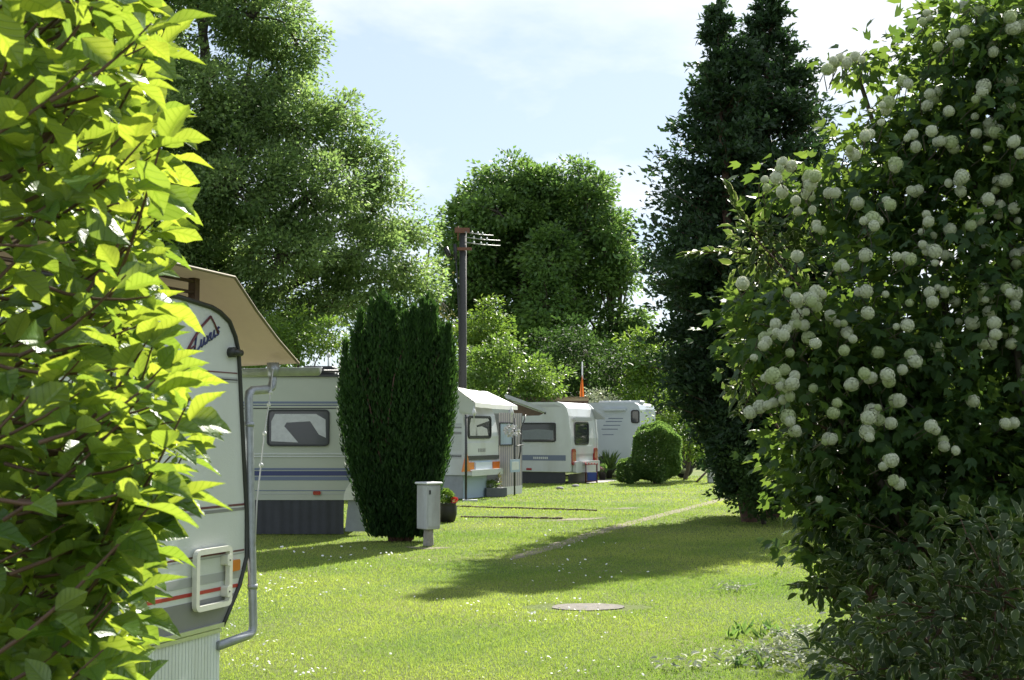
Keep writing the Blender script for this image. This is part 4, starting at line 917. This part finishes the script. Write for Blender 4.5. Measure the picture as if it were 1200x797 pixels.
# clipped bushes and young tree
def clipped(px, pyb, pyt, wpx, lab, n, L):
    q = ground(px, pyb); s = q.y / F; h = (pyb - pyt) * s; r_ = wpx * s / 2; e = empty('round_bush', (q.x, q.y, 0), lab, 'bush', 'clipped round bushes')
    for i in range(5): mb = MB(); limb(mb, (q.x + random.uniform(-.1, .1), q.y, 0), (q.x + random.uniform(-.6, .6) * r_, q.y + random.uniform(-.6, .6) * r_, h * .7), .03, .01, 0, 4, 5); mb.build('stem', M['bark'], e)
    dr = rsph(n); k_ = np.abs(dr) ; boxy = 1 / np.maximum(k_.max(1), .86)        # squarish ball
    lump = 1 + .06 * np.sin(dr[:, 0] * 7 + 1) + .06 * np.sin(dr[:, 2] * 8 + dr[:, 1] * 5)
    rad = rng.uniform(.75, 1.0, n) ** .5 * boxy * .8 * lump
    pos = np.array([q.x, q.y, h * .52]) + dr * rad[:, None] * np.array([r_, r_, h * .5]) * 1.12; ok = pos[:, 2] > .04
    d = norm(dr + rsph(n) * .7); nr = norm(dr * .4 + rsph(n) * .7 + np.array([0, 0, .4]))
    cloud('foliage', e, lf_mid, pos[ok], d[ok], nr[ok], L * rng.uniform(.7, 1.3, ok.sum()), L * .55, DIAMOND)
clipped(770, 567, 497, 54, 'large clipped dark green bush in front of the camper van', 24000, .085)
clipped(737, 567, 538, 27, 'small clipped round bush at the foot of the camper van', 8000, .06)
D = 44; lo_ = [lobe(px, py, rx, ry, D) for px, py, rx, ry in ((800, 470, 26, 28), (785, 490, 20, 22), (812, 495, 18, 24), (798, 515, 24, 22), (815, 530, 12, 18))]
tree('young_tree', 'young light green tree with slim trunk beside large clipped bush', ground(803, 562), lo_, 30, 80, .35, .11, .07, lf_bright, .08, top=at(800, 460, D), cat='tree', inner=.3)
D = 62; lo_ = [lobe(px, py, rx, ry, D) for px, py, rx, ry in ((790, 525, 60, 18), (850, 515, 60, 26), (910, 505, 60, 36))]
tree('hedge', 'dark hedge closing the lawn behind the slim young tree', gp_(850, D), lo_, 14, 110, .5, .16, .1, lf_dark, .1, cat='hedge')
# far wood that closes the view
n = 420; ax = rng.uniform(-75, 80, n); ay = rng.uniform(92, 130, n); lobes = []
for i in range(70):
    x_ = -70 + 140 * i / 69 + random.uniform(-1, 1); hgt = 6.0 + 4.0 * random.random() * (1 if abs(x_) < 40 else .7)
    lobes.append((np.array([x_, 95 + random.uniform(-4, 10), hgt * .5]), np.array([2.6, 2.4, hgt * .55])))
fo = foliage(lobes, 4.5, 60, 1.0, .40, .27, inner=.3)
tag(cloud('wood', None, lf_dark, fo['pos'], fo['d'], fo['n'], fo['L'], fo['W'], DIAMOND, fo['rnd']), 'far-off dark wood closing the view behind everything', 'wood', kind='stuff')

# ---------------------------------------------------------------- conifers on the right: a twin stemmed pair
def conifer(name, label, bx, by, h, rmax, n, nl, lf, group, z0=.5, skew=0.0, low=1.0, cap=1.8):
    e = empty(name, (bx, by, 0), label, 'tree', group)
    tr = MB(); limb(tr, (bx, by, -.05), (bx + skew, by, h * .97), .17, .02, 0, 10, 8); tr.build('trunk', M['barkr'], e)
    t = 1 - rng.random(n) ** .62 ; t = np.clip(t, 0, 1)
    z = z0 + (h - z0) * t; ang = rng.uniform(0, 2 * math.pi, n)
    prof_ = np.minimum(rmax * np.clip((1 - t) ** .88, 0, 1), cap) * np.clip(low + (1 - low) * z / 4.2, 0, 1)
    rr = prof_ * (rng.uniform(.38, 1.0, n) + .17 * np.sin(ang * 3 + z * 1.7) + .15 * np.sin(ang * 5 - z * 4.1)) * np.where(rng.random(n) < .08, 1.28, 1) + .05
    out = np.stack([np.cos(ang), np.sin(ang), np.zeros(n)], 1)
    tip = np.stack([bx + skew * t, np.full(n, by), z], 1) + out * rr[:, None]; tip[:, 2] += rr * .22 - .10 * rr ** 2
    mb = MB()
    for i in rng.choice(n, n // 3, replace=False): 
        a = Vector((bx + skew * t[i], by, max(.2, z[i] - rr[i] * .2))); mb.tube([a, a.lerp(Vector(tip[i]), .6) + Vector((0, 0, -.03)), Vector(tip[i])], [.018, .012, .004], 3, cap=False)
    tag(mb.build('twigs', M['barkr'], e), kind='stuff')
    s = rng.random((n, nl)) ** .7; s = .35 + .68 * s
    ax = np.stack([bx + skew * t, np.full(n, by), z], 1)
    pos = ax[:, None] + (tip - ax)[:, None] * s[..., None] + rng.normal(size=(n, nl, 3)) * np.array([.10, .10, .055]) * (.5 + rr[:, None, None] * .4)
    pos = pos.reshape(-1, 3); oo = np.repeat(out, nl, 0); N = len(pos)
    d = norm(oo * .7 + rsph(N) * .8 + np.array([0, 0, .25])); nr = norm(rsph(N) + np.array([0, 0, .5]))
    rnd = np.clip(np.repeat(rng.random(n), nl) * .55 + rng.random(N) * .45, 0, 1); ok = (pos[:, 2] > .05) & (rng.random(N) < np.repeat(np.where(t > .5, .62, 1.0), nl))
    cloud('crown', e, lf, pos[ok], d[ok], nr[ok], (.13 * rng.uniform(.6, 1.4, N))[ok], (.06 * rng.uniform(.6, 1.4, N))[ok], DIAMOND, rnd[ok])
    return e
b1, b2 = at(882, 506, 23.6), at(908, 506, 24.8)
conifer('conifer', 'dark slimmer conifer closer to the camper van, its lower branches over the lawn', b1.x, b1.y, 9.75, 3.4, 1300, 78, lf_conifer, 'dark conifers', z0=.5, low=.2, skew=-.55, cap=1.8)
conifer('conifer', 'dark broad conifer with the higher tip next to white snowball bush', b2.x, b2.y, 10.3, 4.0, 1650, 78, lf_conifer, 'dark conifers', z0=.3, low=.45, cap=2.1)
# low thicket at the conifers' foot
D = 22.5; lo_ = [lobe(px, py, rx, ry, D) for px, py, rx, ry in ((888, 590, 24, 28), (905, 560, 30, 40), (880, 545, 26, 36), (930, 575, 24, 34))]
tree('shrub', 'dark low shrub growing around the foot of the conifers', ground(895, 614), lo_, 42, 95, .28, .085, .05, lf_dark, .05, cat='shrub', inner=.3)

# ---------------------------------------------------------------- columnar yew
yq = ground(466, 638); ye = empty('yew', (yq.x, yq.y + .2, 0), 'dense dark green columnar yew with feathery upright tips beside electric cabinet', 'tree')
sy = (yq.y + .2) / F; Y0 = yq.y + .55
pl = []   # plumes: x, y, r, top z
for px, pyt, w in [(a_ + random.uniform(-7, 7), b_ + random.uniform(2, 30), c_ * random.uniform(.5, .75)) for a_, b_, c_ in ((412, 385, 17), (424, 362, 17), (440, 345, 18), (456, 352, 17), (470, 362, 16), (484, 352, 17), (497, 346, 17), (511, 356, 15), (522, 372, 12))] + [(412, 385, 17), (424, 362, 17), (440, 345, 18), (456, 352, 17), (470, 362, 16), (484, 352, 17), (497, 346, 17), (511, 356, 15), (522, 372, 12), (463, 358, 12), (476, 362, 12), (432, 352, 16), (448, 350, 16), (505, 350, 14), (403, 402, 10), (478, 372, 20), (528, 392, 8)]:
    for k_ in range(1 if random.random() < .4 else 2): pl.append((px + random.uniform(-4, 4), pyt + random.uniform(0, 10) + 14 * k_, w * random.uniform(.85, 1.1), (-.34 + .5 * k_) * (1 - ((px - 466) / 75) ** 2) + random.uniform(-.08, .08)))
NP = []; ND = []; NN = []; NR = []
pl += [(random.uniform(402, 530), 0, random.uniform(5, 8), random.uniform(-.38, .2)) for i in range(26)]
pl = [(a_, b_ if b_ else 344 + 46 * abs((a_ - 468) / 64) ** 2 + 13 * math.cos((a_ - 468) * .10) + random.uniform(-8, 34), c_, d_) for a_, b_, c_, d_ in pl]
for px, pyt, w, dy in pl:
    topz = at(px, pyt, Y0 + dy).z; xt = at(px, 506, Y0 + dy).x; xb = yq.x + (xt - yq.x) * .47 ; r_ = w * sy
    n = 2000 if w > 9 else 1000; r_ *= .86; t = rng.random(n) ** .85; ang = rng.uniform(0, 2 * math.pi, n)
    bend = np.sin(np.clip(t, 0, 1) * math.pi * .5) ** .9
    cxx = xb + (xt - xb) * bend; cyy = Y0 + dy * .7 + dy * .3 * t
    rad = r_ * np.minimum(1, (1 - t) * 3.2 + .05) * np.minimum(1, .55 + t * 1.2) * (rng.uniform(.55, 1.08, n) + .12 * np.sin(t * 40 + ang * 2))
    pos = np.stack([cxx + rad * np.cos(ang), cyy + rad * np.sin(ang), .06 + (topz - .06) * t], 1)
    o = np.stack([np.cos(ang), np.sin(ang), np.zeros(n)], 1)
    NP.append(pos); ND.append(norm(o * .45 + np.array([0, 0, 1.0]) + rsph(n) * .35)); NN.append(norm(o + rsph(n) * .6)); NR.append(np.clip(.15 + .5 * t + rng.normal(0, .2, n), 0, 1))  # sunlit tips put into the colour: needles brighten with height
    mbs = MB(); limb(mbs, (yq.x + (xb - yq.x) * .4, Y0, 0), (xt, Y0 + dy, topz * .9), .03, .006, 0, 5, 5); mbs.build('stem', M['barkr'], ye)
pos = np.concatenate(NP); N = len(pos)
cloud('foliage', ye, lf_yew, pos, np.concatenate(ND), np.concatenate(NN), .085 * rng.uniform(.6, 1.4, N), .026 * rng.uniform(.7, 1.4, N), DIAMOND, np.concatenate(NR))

# ---------------------------------------------------------------- broad leaved shrub close by on the left
lf_near = leafmat('broad_leaf', (.035, .10, .02), (.11, .20, .035), (.46, .54, .045), tf=.46, rough=.38, spec=.8, kind='vein', under=(.15, .22, .09))
sh = empty('broadleaf_shrub', (-1.35, 2.6, 0), 'leafy shrub with big yellow green translucent leaves beside the striped caravan', 'shrub')
edge_y = [-80, 0, 60, 110, 180, 260, 330, 420, 500, 560, 620, 680, 740, 800, 880]
edge_x = [150, 165, 195, 165, 220, 210, 190, 195, 228, 222, 192, 160, 155, 178, 190]
LP, LD, LN, LL, LW = [], [], [], [], []
tw = MB(); canes = MB()
for i in range(9):
    b = Vector((-1.5 + random.uniform(-.25, .25), 2.55 + random.uniform(-.3, .3), 0)); t = b + Vector((random.uniform(-.1, .55), random.uniform(-.3, .3), random.uniform(2.2, 3.1)))
    canes = MB(); limb(canes, b, t, .016, .006, 0, 7, 6); canes.build('stem', M['twig'], sh)
ntw = 470
for i in range(ntw):
    py = random.uniform(-70, 880); ex = np.interp(py, edge_y, edge_x)
    far = random.random()
    tipx = ex - abs(random.gauss(0, 1)) * 75 if far < .62 else random.uniform(-260, ex - 40)
    dd = random.uniform(1.75, 2.75) if far < .62 else random.uniform(1.7, 3.1)
    tip = at(tipx, py, dd)
    dirv = Vector((random.uniform(.35, 1.0), random.uniform(-.75, .35), random.uniform(-.15, .75))).normalized()
    ln = random.uniform(.16, .36); st = tip - dirv * ln
    pts = [st + (tip - st) * s + Vector((0, 0, -.05 * ln * 4 * s * (1 - s) + .10 * ln * s * s)) for s in (0, .25, .5, .75, 1)]
    tw.tube(pts, [.0035, .003, .0026, .002, .0012], 5, cap=False)
    npair = max(3, int(ln / .055))
    sidev = dirv.cross(Vector((0, 0, 1))).normalized()
    for k_ in range(npair):
        s = .12 + .88 * (k_ + .5) / npair; q = st + (tip - st) * s + Vector((0, 0, -.05 * ln * 4 * s * (1 - s) + .10 * ln * s * s))
        for sg in (-1, 1):
            out = (sidev * sg * (1.0 if k_ % 2 == 0 else .55) + Vector((0, 0, .55 * sg if k_ % 2 else .1))).normalized()
            d_ = (dirv * random.uniform(.4, .9) + out * .8 + Vector((random.gauss(0, .2), random.gauss(0, .2), random.uniform(-.55, .05)))).normalized()
            n_ = (Vector((random.gauss(0, .65), random.gauss(0, .65) - .15, .9)) + out * -.15).normalized()
            LP.append(q + d_ * .012); LD.append(d_); LN.append(n_); L_ = random.choice((random.uniform(.035, .07), random.uniform(.055, .098))) * (1.05 - .3 * s * random.random()); LL.append(L_); LW.append(L_ * random.uniform(.55, .72))
    d_ = (dirv + Vector((0, 0, -.2))).normalized(); LP.append(tip); LD.append(d_); LN.append(Vector((random.gauss(0, .3), random.gauss(0, .3), 1))); LL.append(random.uniform(.06, .10)); LW.append(LL[-1] * .55)
tag(tw.build('twigs', M['twig'], sh), kind='stuff')
LP, LD, LN, LL, LW = [np.array(a) for a in (LP, LD, LN, LL, LW)]
def pick(LP, LL, k, x1=1200.0, x0=0.0):
    """indices of the k leaves that show largest in the photo"""
    v = LP - np.array([0, 0, H]); cy = v[:, 1] * math.cos(PITCH) + v[:, 2] * math.sin(PITCH); cz = -v[:, 1] * math.sin(PITCH) + v[:, 2] * math.cos(PITCH)
    px = CX + F * v[:, 0] / cy; py = CY - F * cz / cy
    sc_ = np.where((px > x0) & (px < x1) & (py > 0) & (py < 797), LL / cy, 0); return np.argsort(-sc_)[:k]
big = pick(LP, LL * (1 + 0.0), 300); rest = np.setdiff1d(np.arange(len(LP)), big)
leaf_parts('leaf', sh, leaf_variants(OVATE, lf_near), LP[big], LD[big], LN[big], LL[big], LW[big])
cloud('leaves', sh, lf_near, LP[rest], LD[rest], LN[rest], LL[rest], LW[rest], OVATE, smooth=True, uv=True)

# ---------------------------------------------------------------- snowball bush on the right
lf_vib = leafmat('snowball_leaf', (.018, .048, .015), (.042, .088, .025), (.24, .34, .045), tf=.36, rough=.5, spec=.3)
vb = empty('snowball_bush', (2.5, 6.3, 0), 'tall dark bush covered in round white snowball flowers', 'bush')
vl = [lobe(px, py, rx, ry, d_, ry_) for px, py, rx, ry, d_, ry_ in (
    (1150, 330, 190, 200, 6.1, .75), (1190, 110, 130, 130, 6.0, .7), (1145, 60, 50, 70, 5.9, .4), (955, 225, 62, 42, 6.5, .3), (1005, 75, 34, 18, 6.2, .12), (1035, 210, 80, 80, 6.2, .4),
    (930, 400, 62, 80, 5.9, .4), (945, 510, 40, 55, 6.2, .25), (985, 560, 60, 60, 6.3, .3), (1010, 430, 110, 120, 6.1, .6), (1140, 560, 190, 140, 6.2, .75), (1050, 600, 110, 110, 6.4, .5), (1280, 300, 160, 320, 6.3, .8), (1075, 135, 42, 42, 6.1, .3), (1260, 620, 160, 200, 6.3, .8))]
fo = foliage(vl, 260, 30, .17, .064, .056, flat=.6, inner=.25, droop=.35)
vw = MB()
for i in range(11):
    b = Vector((2.5 + random.uniform(-.4, .5), 6.3 + random.uniform(-.35, .35), 0)); c_ = vl[i % len(vl)][0]; vw = MB(); limb(vw, b, c_, .03, .01, .05, 6, 6); vw.build('stem', M['bark'], vb)
vw = MB(); cl = fo['clumps']; LC = np.array([c for c, r in vl])
for i in rng.choice(len(cl), min(420, len(cl)), replace=False): j = np.argmin(np.linalg.norm(LC - cl[i], axis=1)); limb(vw, LC[j], cl[i], .006, .002, .05, 4, 4)
tag(vw.build('twigs', M['bark'], vb), kind='stuff')
big = pick(fo['pos'], fo['L'], 300); rest = np.setdiff1d(np.arange(len(fo['pos'])), big)
leaf_parts('leaf', vb, leaf_variants(LOBED, lf_vib), fo['pos'][big], fo['d'][big], fo['n'][big], fo['L'][big], fo['W'][big])
cloud('leaves', vb, lf_vib, fo['pos'][rest], fo['d'][rest], fo['n'][rest], fo['L'][rest], fo['W'][rest], LOBED, fo['rnd'][rest])
# flower heads: a ball of small five-petalled florets
def snowball(m, seed):
    r2 = np.random.default_rng(seed); n = 70; i = np.arange(n) + .5
    ph = np.arccos(1 - 2 * i / n); th = math.pi * (1 + 5 ** .5) * i
    dr = np.stack([np.cos(th) * np.sin(ph), np.sin(th) * np.sin(ph), np.cos(ph)], 1); dr = norm(dr + r2.normal(0, .05, (n, 3)))
    mb = MB()
    for q in dr:
        q = Vector(q); a = q.orthogonal().normalized(); b = q.cross(a); r0 = r2.uniform(.90, 1.03); ro = r2.uniform(0, 6); vs = [q * r0 * .97]
        for k_ in range(10):
            an = ro + 2 * math.pi * k_ / 10; rad = .26 if k_ % 2 == 0 else .16
            vs.append(q * (r0 - (.07 if k_ % 2 == 0 else .02)) + (a * math.cos(an) + b * math.sin(an)) * rad)
        mb.add(vs, [(0, 1 + k_, 1 + (k_ + 1) % 10) for k_ in range(10)])
    mb.lathe((0, 0, 0), [(.05, -.8), (.55, -.6), (.8, -.1), (.7, .45), (.3, .78), (.02, .82)], 10)
    me = bpy.data.meshes.new('flower_head'); me.from_pydata([tuple(v) for v in mb.v], [], mb.f); me.materials.append(m); me.update(); return me
heads = [snowball(M['petal'], 1), snowball(M['petal'], 2), snowball(M['petalg'], 3), snowball(M['petal'], 4)]
spots = [(990, 72, 8, 26, 10), (1085, 18, 3, 12, 8), (1120, 45, 5, 16, 12), (1128, 12, 3, 12, 8), (915, 192, 5, 16, 9), (930, 238, 6, 18, 12), (952, 215, 5, 14, 10), (975, 226, 2, 10, 6), (905, 215, 3, 10, 8), (1022, 260, 4, 12, 6), (1050, 200, 3, 10, 8), (1145, 155, 2, 8, 3),
         (1168, 155, 3, 8, 4), (1110, 168, 3, 8, 6), (1088, 260, 2, 5, 8), (1086, 292, 3, 5, 8), (1142, 258, 3, 12, 6), (1150, 283, 2, 9, 4), (1180, 248, 4, 12, 9), (1195, 175, 3, 8, 8), (1058, 302, 3, 9, 5), (1102, 297, 3, 8, 8), (1186, 338, 3, 8, 6), (1165, 352, 3, 12, 8), (1100, 342, 4, 10, 8),
         (1078, 355, 3, 12, 9), (1132, 375, 4, 12, 8), (1165, 378, 2, 8, 6), (1185, 397, 3, 9, 5), (1122, 352, 2, 6, 5), (1148, 340, 2, 6, 4), (990, 310, 3, 10, 5), (1012, 300, 2, 7, 5), (962, 345, 4, 12, 8), (985, 385, 4, 11, 7), (945, 356, 5, 14, 9), (908, 386, 5, 14, 10), (893, 408, 3, 8, 8), (932, 380, 5, 11, 9),
         (880, 485, 2, 6, 3), (906, 470, 5, 12, 9), (922, 450, 4, 11, 8), (900, 442, 3, 8, 6), (932, 500, 4, 10, 9), (1018, 440, 3, 8, 4), (995, 452, 2, 6, 4), (1050, 470, 3, 8, 3), (1022, 480, 3, 6, 7), (1070, 420, 4, 8, 8), (1104, 408, 3, 5, 8), (1140, 470, 1, 2, 2), (1180, 495, 3, 8, 5), (1092, 505, 3, 7, 7),
         (1106, 518, 2, 5, 4), (1120, 528, 1, 2, 2), (1045, 545, 4, 8, 7), (1050, 566, 2, 6, 3), (960, 585, 1, 2, 2), (975, 514, 3, 9, 4), (870, 332, 1, 2, 2), (1150, 112, 3, 8, 8), (1182, 92, 3, 9, 8), (1060, 98, 3, 9, 7), (1092, 108, 3, 10, 8), (1038, 128, 3, 9, 7), (1020, 152, 4, 10, 8), (1000, 182, 4, 10, 8), (1070, 162, 3, 8, 7),
         (1042, 235, 2, 6, 5), (1075, 225, 2, 6, 5), (1165, 215, 2, 6, 6), (1195, 300, 3, 6, 8), (1010, 345, 2, 8, 6), (1190, 30, 3, 8, 8), (1160, 60, 2, 6, 6), (1198, 442, 2, 6, 6), (960, 270, 3, 9, 6), (940, 300, 2, 6, 5), (1000, 235, 2, 7, 5)]
for i in range(30): spots.append((random.uniform(1060, 1198), random.uniform(120, 480), 1, 2, 2)); spots.append((random.uniform(905, 1060), random.uniform(340, 520), 1, 2, 2))
nh = 0; hs_ = MB()
for cx, cy, k_, sx, sy_ in spots:
    d0 = 5.25 + random.uniform(-.12, .25) + (.2 if cx > 1060 and cy < 500 else 0)
    for i in range(k_):
        if nh >= 300: break
        px, py = (cx, cy) if k_ == 1 else (cx + random.gauss(0, .62) * sx, cy + random.gauss(0, .62) * sy_); q = at(px, py, d0 + random.uniform(-.08, .14))
        r_ = random.choice((.019, .024, .028, .032)) * random.uniform(.85, 1.12)
        o = bpy.data.objects.new('flower_head', heads[nh % 4]); C.objects.link(o); o.parent = vb; o.location = q - wloc(vb); o.scale = (r_, r_, r_ * random.uniform(.85, 1)); o.rotation_euler = (random.uniform(0, 6), random.uniform(0, 6), random.uniform(0, 6)); nh += 1
        hs_.tube([q + Vector((0, .3 * r_, 0)), q + Vector((random.uniform(-.02, .04), .08, -.004)), q + Vector((random.uniform(-.02, .06), .2, -.04))], [.002, .002, .0025], 4, cap=False)
tag(hs_.build('flower_stalks', M['bark'], vb), kind='stuff')

# ---------------------------------------------------------------- variegated dogwood growing through it
lf_dog = leafmat('variegated_leaf', (.024, .045, .017), (.05, .078, .03), (.18, .25, .04), tf=.36, rough=.5, spec=.35, kind='margin', margin=(.36, .40, .27))
dg = empty('variegated_dogwood', (2.1, 6.6, 0), 'dogwood with white edged grey green leaves below the snowball flowers', 'shrub')
dl = [lobe(px, py, rx, ry, d_, ry_) for px, py, rx, ry, d_, ry_ in (
    (1000, 620, 62, 85, 6.4, .35), (965, 560, 38, 65, 6.3, .25), (1080, 640, 90, 90, 5.9, .35), (1110, 720, 120, 80, 5.0, .25), (1020, 700, 50, 60, 5.9, .25), (1170, 700, 70, 110, 4.9, .3), (880, 400, 32, 40, 6.5, .16), (900, 300, 50, 42, 6.55, .2), (870, 440, 26, 24, 6.5, .12),
    (962, 690, 22, 14, 6.2, .08), (1010, 790, 70, 40, 5.2, .2), (1150, 800, 120, 60, 4.9, .3), (890, 270, 22, 34, 6.5, .1), (975, 505, 40, 40, 6.0, .2))]
fo = foliage(dl, 330, 16, .10, .072, .036, flat=.7, inner=.2, droop=.25)
# sprigs that reach out over the lawn
def sprig(pts, n, L):
    P_, D_, N_ = [], [], []
    pts = [Vector(p) for p in pts]
    for i in range(n):
        s = .1 + .9 * i / (n - 1) * (len(pts) - 1) ; k_ = min(int(s), len(pts) - 2); q = pts[k_].lerp(pts[k_ + 1], s - k_); t = (pts[k_ + 1] - pts[k_]).normalized()
        sd = t.cross(Vector((0, 0, 1))).normalized() * (1 if i % 2 else -1)
        P_.append(q); D_.append((t * .9 + sd * .7 + Vector((random.gauss(0, .2), random.gauss(0, .2), random.uniform(-.2, .45)))).normalized()); N_.append(Vector((random.gauss(0, .3), random.gauss(0, .3) - .2, 1)))
    return np.array(P_), np.array(D_), np.array(N_), pts
EX = [sprig([at(*q) for q in pp], n, .07) for pp, n in (
    (((900, 300, 6.55), (860, 296, 6.45), (825, 296, 6.40), (806, 300, 6.37)), 52), (((905, 290, 6.55), (878, 268, 6.45), (862, 240, 6.45), (852, 216, 6.45)), 44), (((900, 420, 6.55), (875, 395, 6.45), (858, 372, 6.41)), 26), (((900, 450, 6.55), (868, 432, 6.45), (848, 420, 6.41)), 26),
    (((890, 330, 6.55), (870, 345, 6.45), (860, 352, 6.41)), 16), (((880, 460, 6.55), (872, 478, 6.50), (866, 488, 6.45)), 14), (((990, 690, 6.2), (955, 690, 6.2), (935, 688, 6.2)), 22), (((1000, 730, 6.1), (970, 742, 6.1), (958, 752, 6.1)), 18), (((980, 600, 6.3), (945, 596, 6.3), (925, 590, 6.3)), 22), (((985, 640, 6.3), (955, 650, 6.3), (942, 640, 6.3)), 18))]
pos = np.concatenate([fo['pos']] + [e[0] for e in EX]); d = np.concatenate([fo['d']] + [e[1] for e in EX]); nr = np.concatenate([fo['n']] + [e[2] for e in EX]); k_ = len(pos) - len(fo['pos'])
Ls = np.concatenate([fo['L'], .08 * rng.uniform(.7, 1.25, k_)]); Ws = np.concatenate([fo['W'], .036 * rng.uniform(.8, 1.2, k_)]); rd = np.concatenate([fo['rnd'], rng.random(k_)])
big = pick(pos, Ls, 300); rest = np.setdiff1d(np.arange(len(pos)), big)
leaf_parts('leaf', dg, leaf_variants(LANCE, lf_dog), pos[big], d[big], nr[big], Ls[big], Ws[big])
cloud('leaves', dg, lf_dog, pos[rest], d[rest], nr[rest], Ls[rest], Ws[rest], LANCE, rd[rest], uv=True)
dw = MB()
for c, r in dl: dw = MB(); limb(dw, (2.35 + random.uniform(-.2, .3), 6.6 + random.uniform(-.4, .3), 0), c, .012, .004, .04, 6, 5); dw.build('stem', M['twig'], dg)
dw = MB()
for e in EX: dw.tube(e[3], [.005] + [.003] * (len(e[3]) - 2) + [.0015], 5, cap=False)
for i in rng.choice(len(fo['clumps']), min(260, len(fo['clumps'])), replace=False):
    LC = np.array([c for c, r in dl]); j = np.argmin(np.linalg.norm(LC - fo['clumps'][i], axis=1)); limb(dw, LC[j], fo['clumps'][i], .004, .0015, .05, 3, 4)
tag(dw.build('twigs', M['twig'], dg), kind='stuff')

# shrubs behind the snowball bush, their shade reaching over the lawn edge
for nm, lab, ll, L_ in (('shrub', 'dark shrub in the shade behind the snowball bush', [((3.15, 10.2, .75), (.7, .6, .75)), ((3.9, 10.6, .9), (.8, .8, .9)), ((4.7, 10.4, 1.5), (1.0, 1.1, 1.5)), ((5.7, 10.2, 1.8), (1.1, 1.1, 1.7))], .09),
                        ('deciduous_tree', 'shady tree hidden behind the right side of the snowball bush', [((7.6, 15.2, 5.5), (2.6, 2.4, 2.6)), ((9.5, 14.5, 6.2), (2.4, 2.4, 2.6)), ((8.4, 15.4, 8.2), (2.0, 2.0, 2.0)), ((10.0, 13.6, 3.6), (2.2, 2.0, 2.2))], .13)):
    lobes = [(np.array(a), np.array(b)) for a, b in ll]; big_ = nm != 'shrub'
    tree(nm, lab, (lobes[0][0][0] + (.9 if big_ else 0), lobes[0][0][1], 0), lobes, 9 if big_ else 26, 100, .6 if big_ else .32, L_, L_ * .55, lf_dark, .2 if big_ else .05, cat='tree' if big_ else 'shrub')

# ---------------------------------------------------------------- cuttings lying on the lawn edge
lf_cut = leafmat('wilted_leaf', (.22, .25, .15), (.55, .56, .43), (.35, .38, .2), tf=.2, rough=.7, spec=.2)
P_ = []
for cx, cy, sx, sy_, n in ((945, 752, 24, 7, 300), (905, 768, 26, 5, 80), (860, 775, 30, 6, 45), (930, 780, 40, 8, 130), (862, 693, 12, 2, 50), (800, 785, 20, 4, 40), (985, 775, 30, 10, 240)):
    for i in range(n): q = ground(cx + random.gauss(0, 1) * sx, cy + random.gauss(0, 1) * sy_); P_.append((q.x, q.y, random.uniform(.03, .085)))
P_ = np.array(P_); n = len(P_)
tag(cloud('cuttings', None, lf_cut, P_, norm(np.stack([rng.normal(0, 1, n), rng.normal(0, 1, n), rng.normal(0, .35, n)], 1)), norm(np.stack([rng.normal(0, .5, n), rng.normal(0, .5, n), np.ones(n)], 1)), .06 * rng.uniform(.6, 1.4, n), .025 * rng.uniform(.6, 1.4, n), LANCE), 'scattered pale withered leaf cuttings on the lawn beneath the dogwood', 'cuttings', kind='stuff')
wd = []
for cx, cy in ((868, 733), (871, 738), (893, 742), (900, 733), (911, 738), (877, 760), (864, 775), (891, 775), (858, 742), (930, 740)): q = ground(cx, cy + 6); wd.append((q.x, q.y, 0))
wd = np.repeat(np.array(wd), 7, 0); n = len(wd); wd = wd + rng.normal(0, .02, (n, 3)) * np.array([1, 1, 0])
tag(cloud('weeds', None, lf_mid, wd, norm(np.stack([rng.normal(0, .5, n), rng.normal(0, .5, n), np.ones(n)], 1)), rsph(n), rng.uniform(.06, .13, n), .035, LANCE), 'few dark weed sprouts standing in the lawn by the cuttings', 'weeds', kind='stuff')
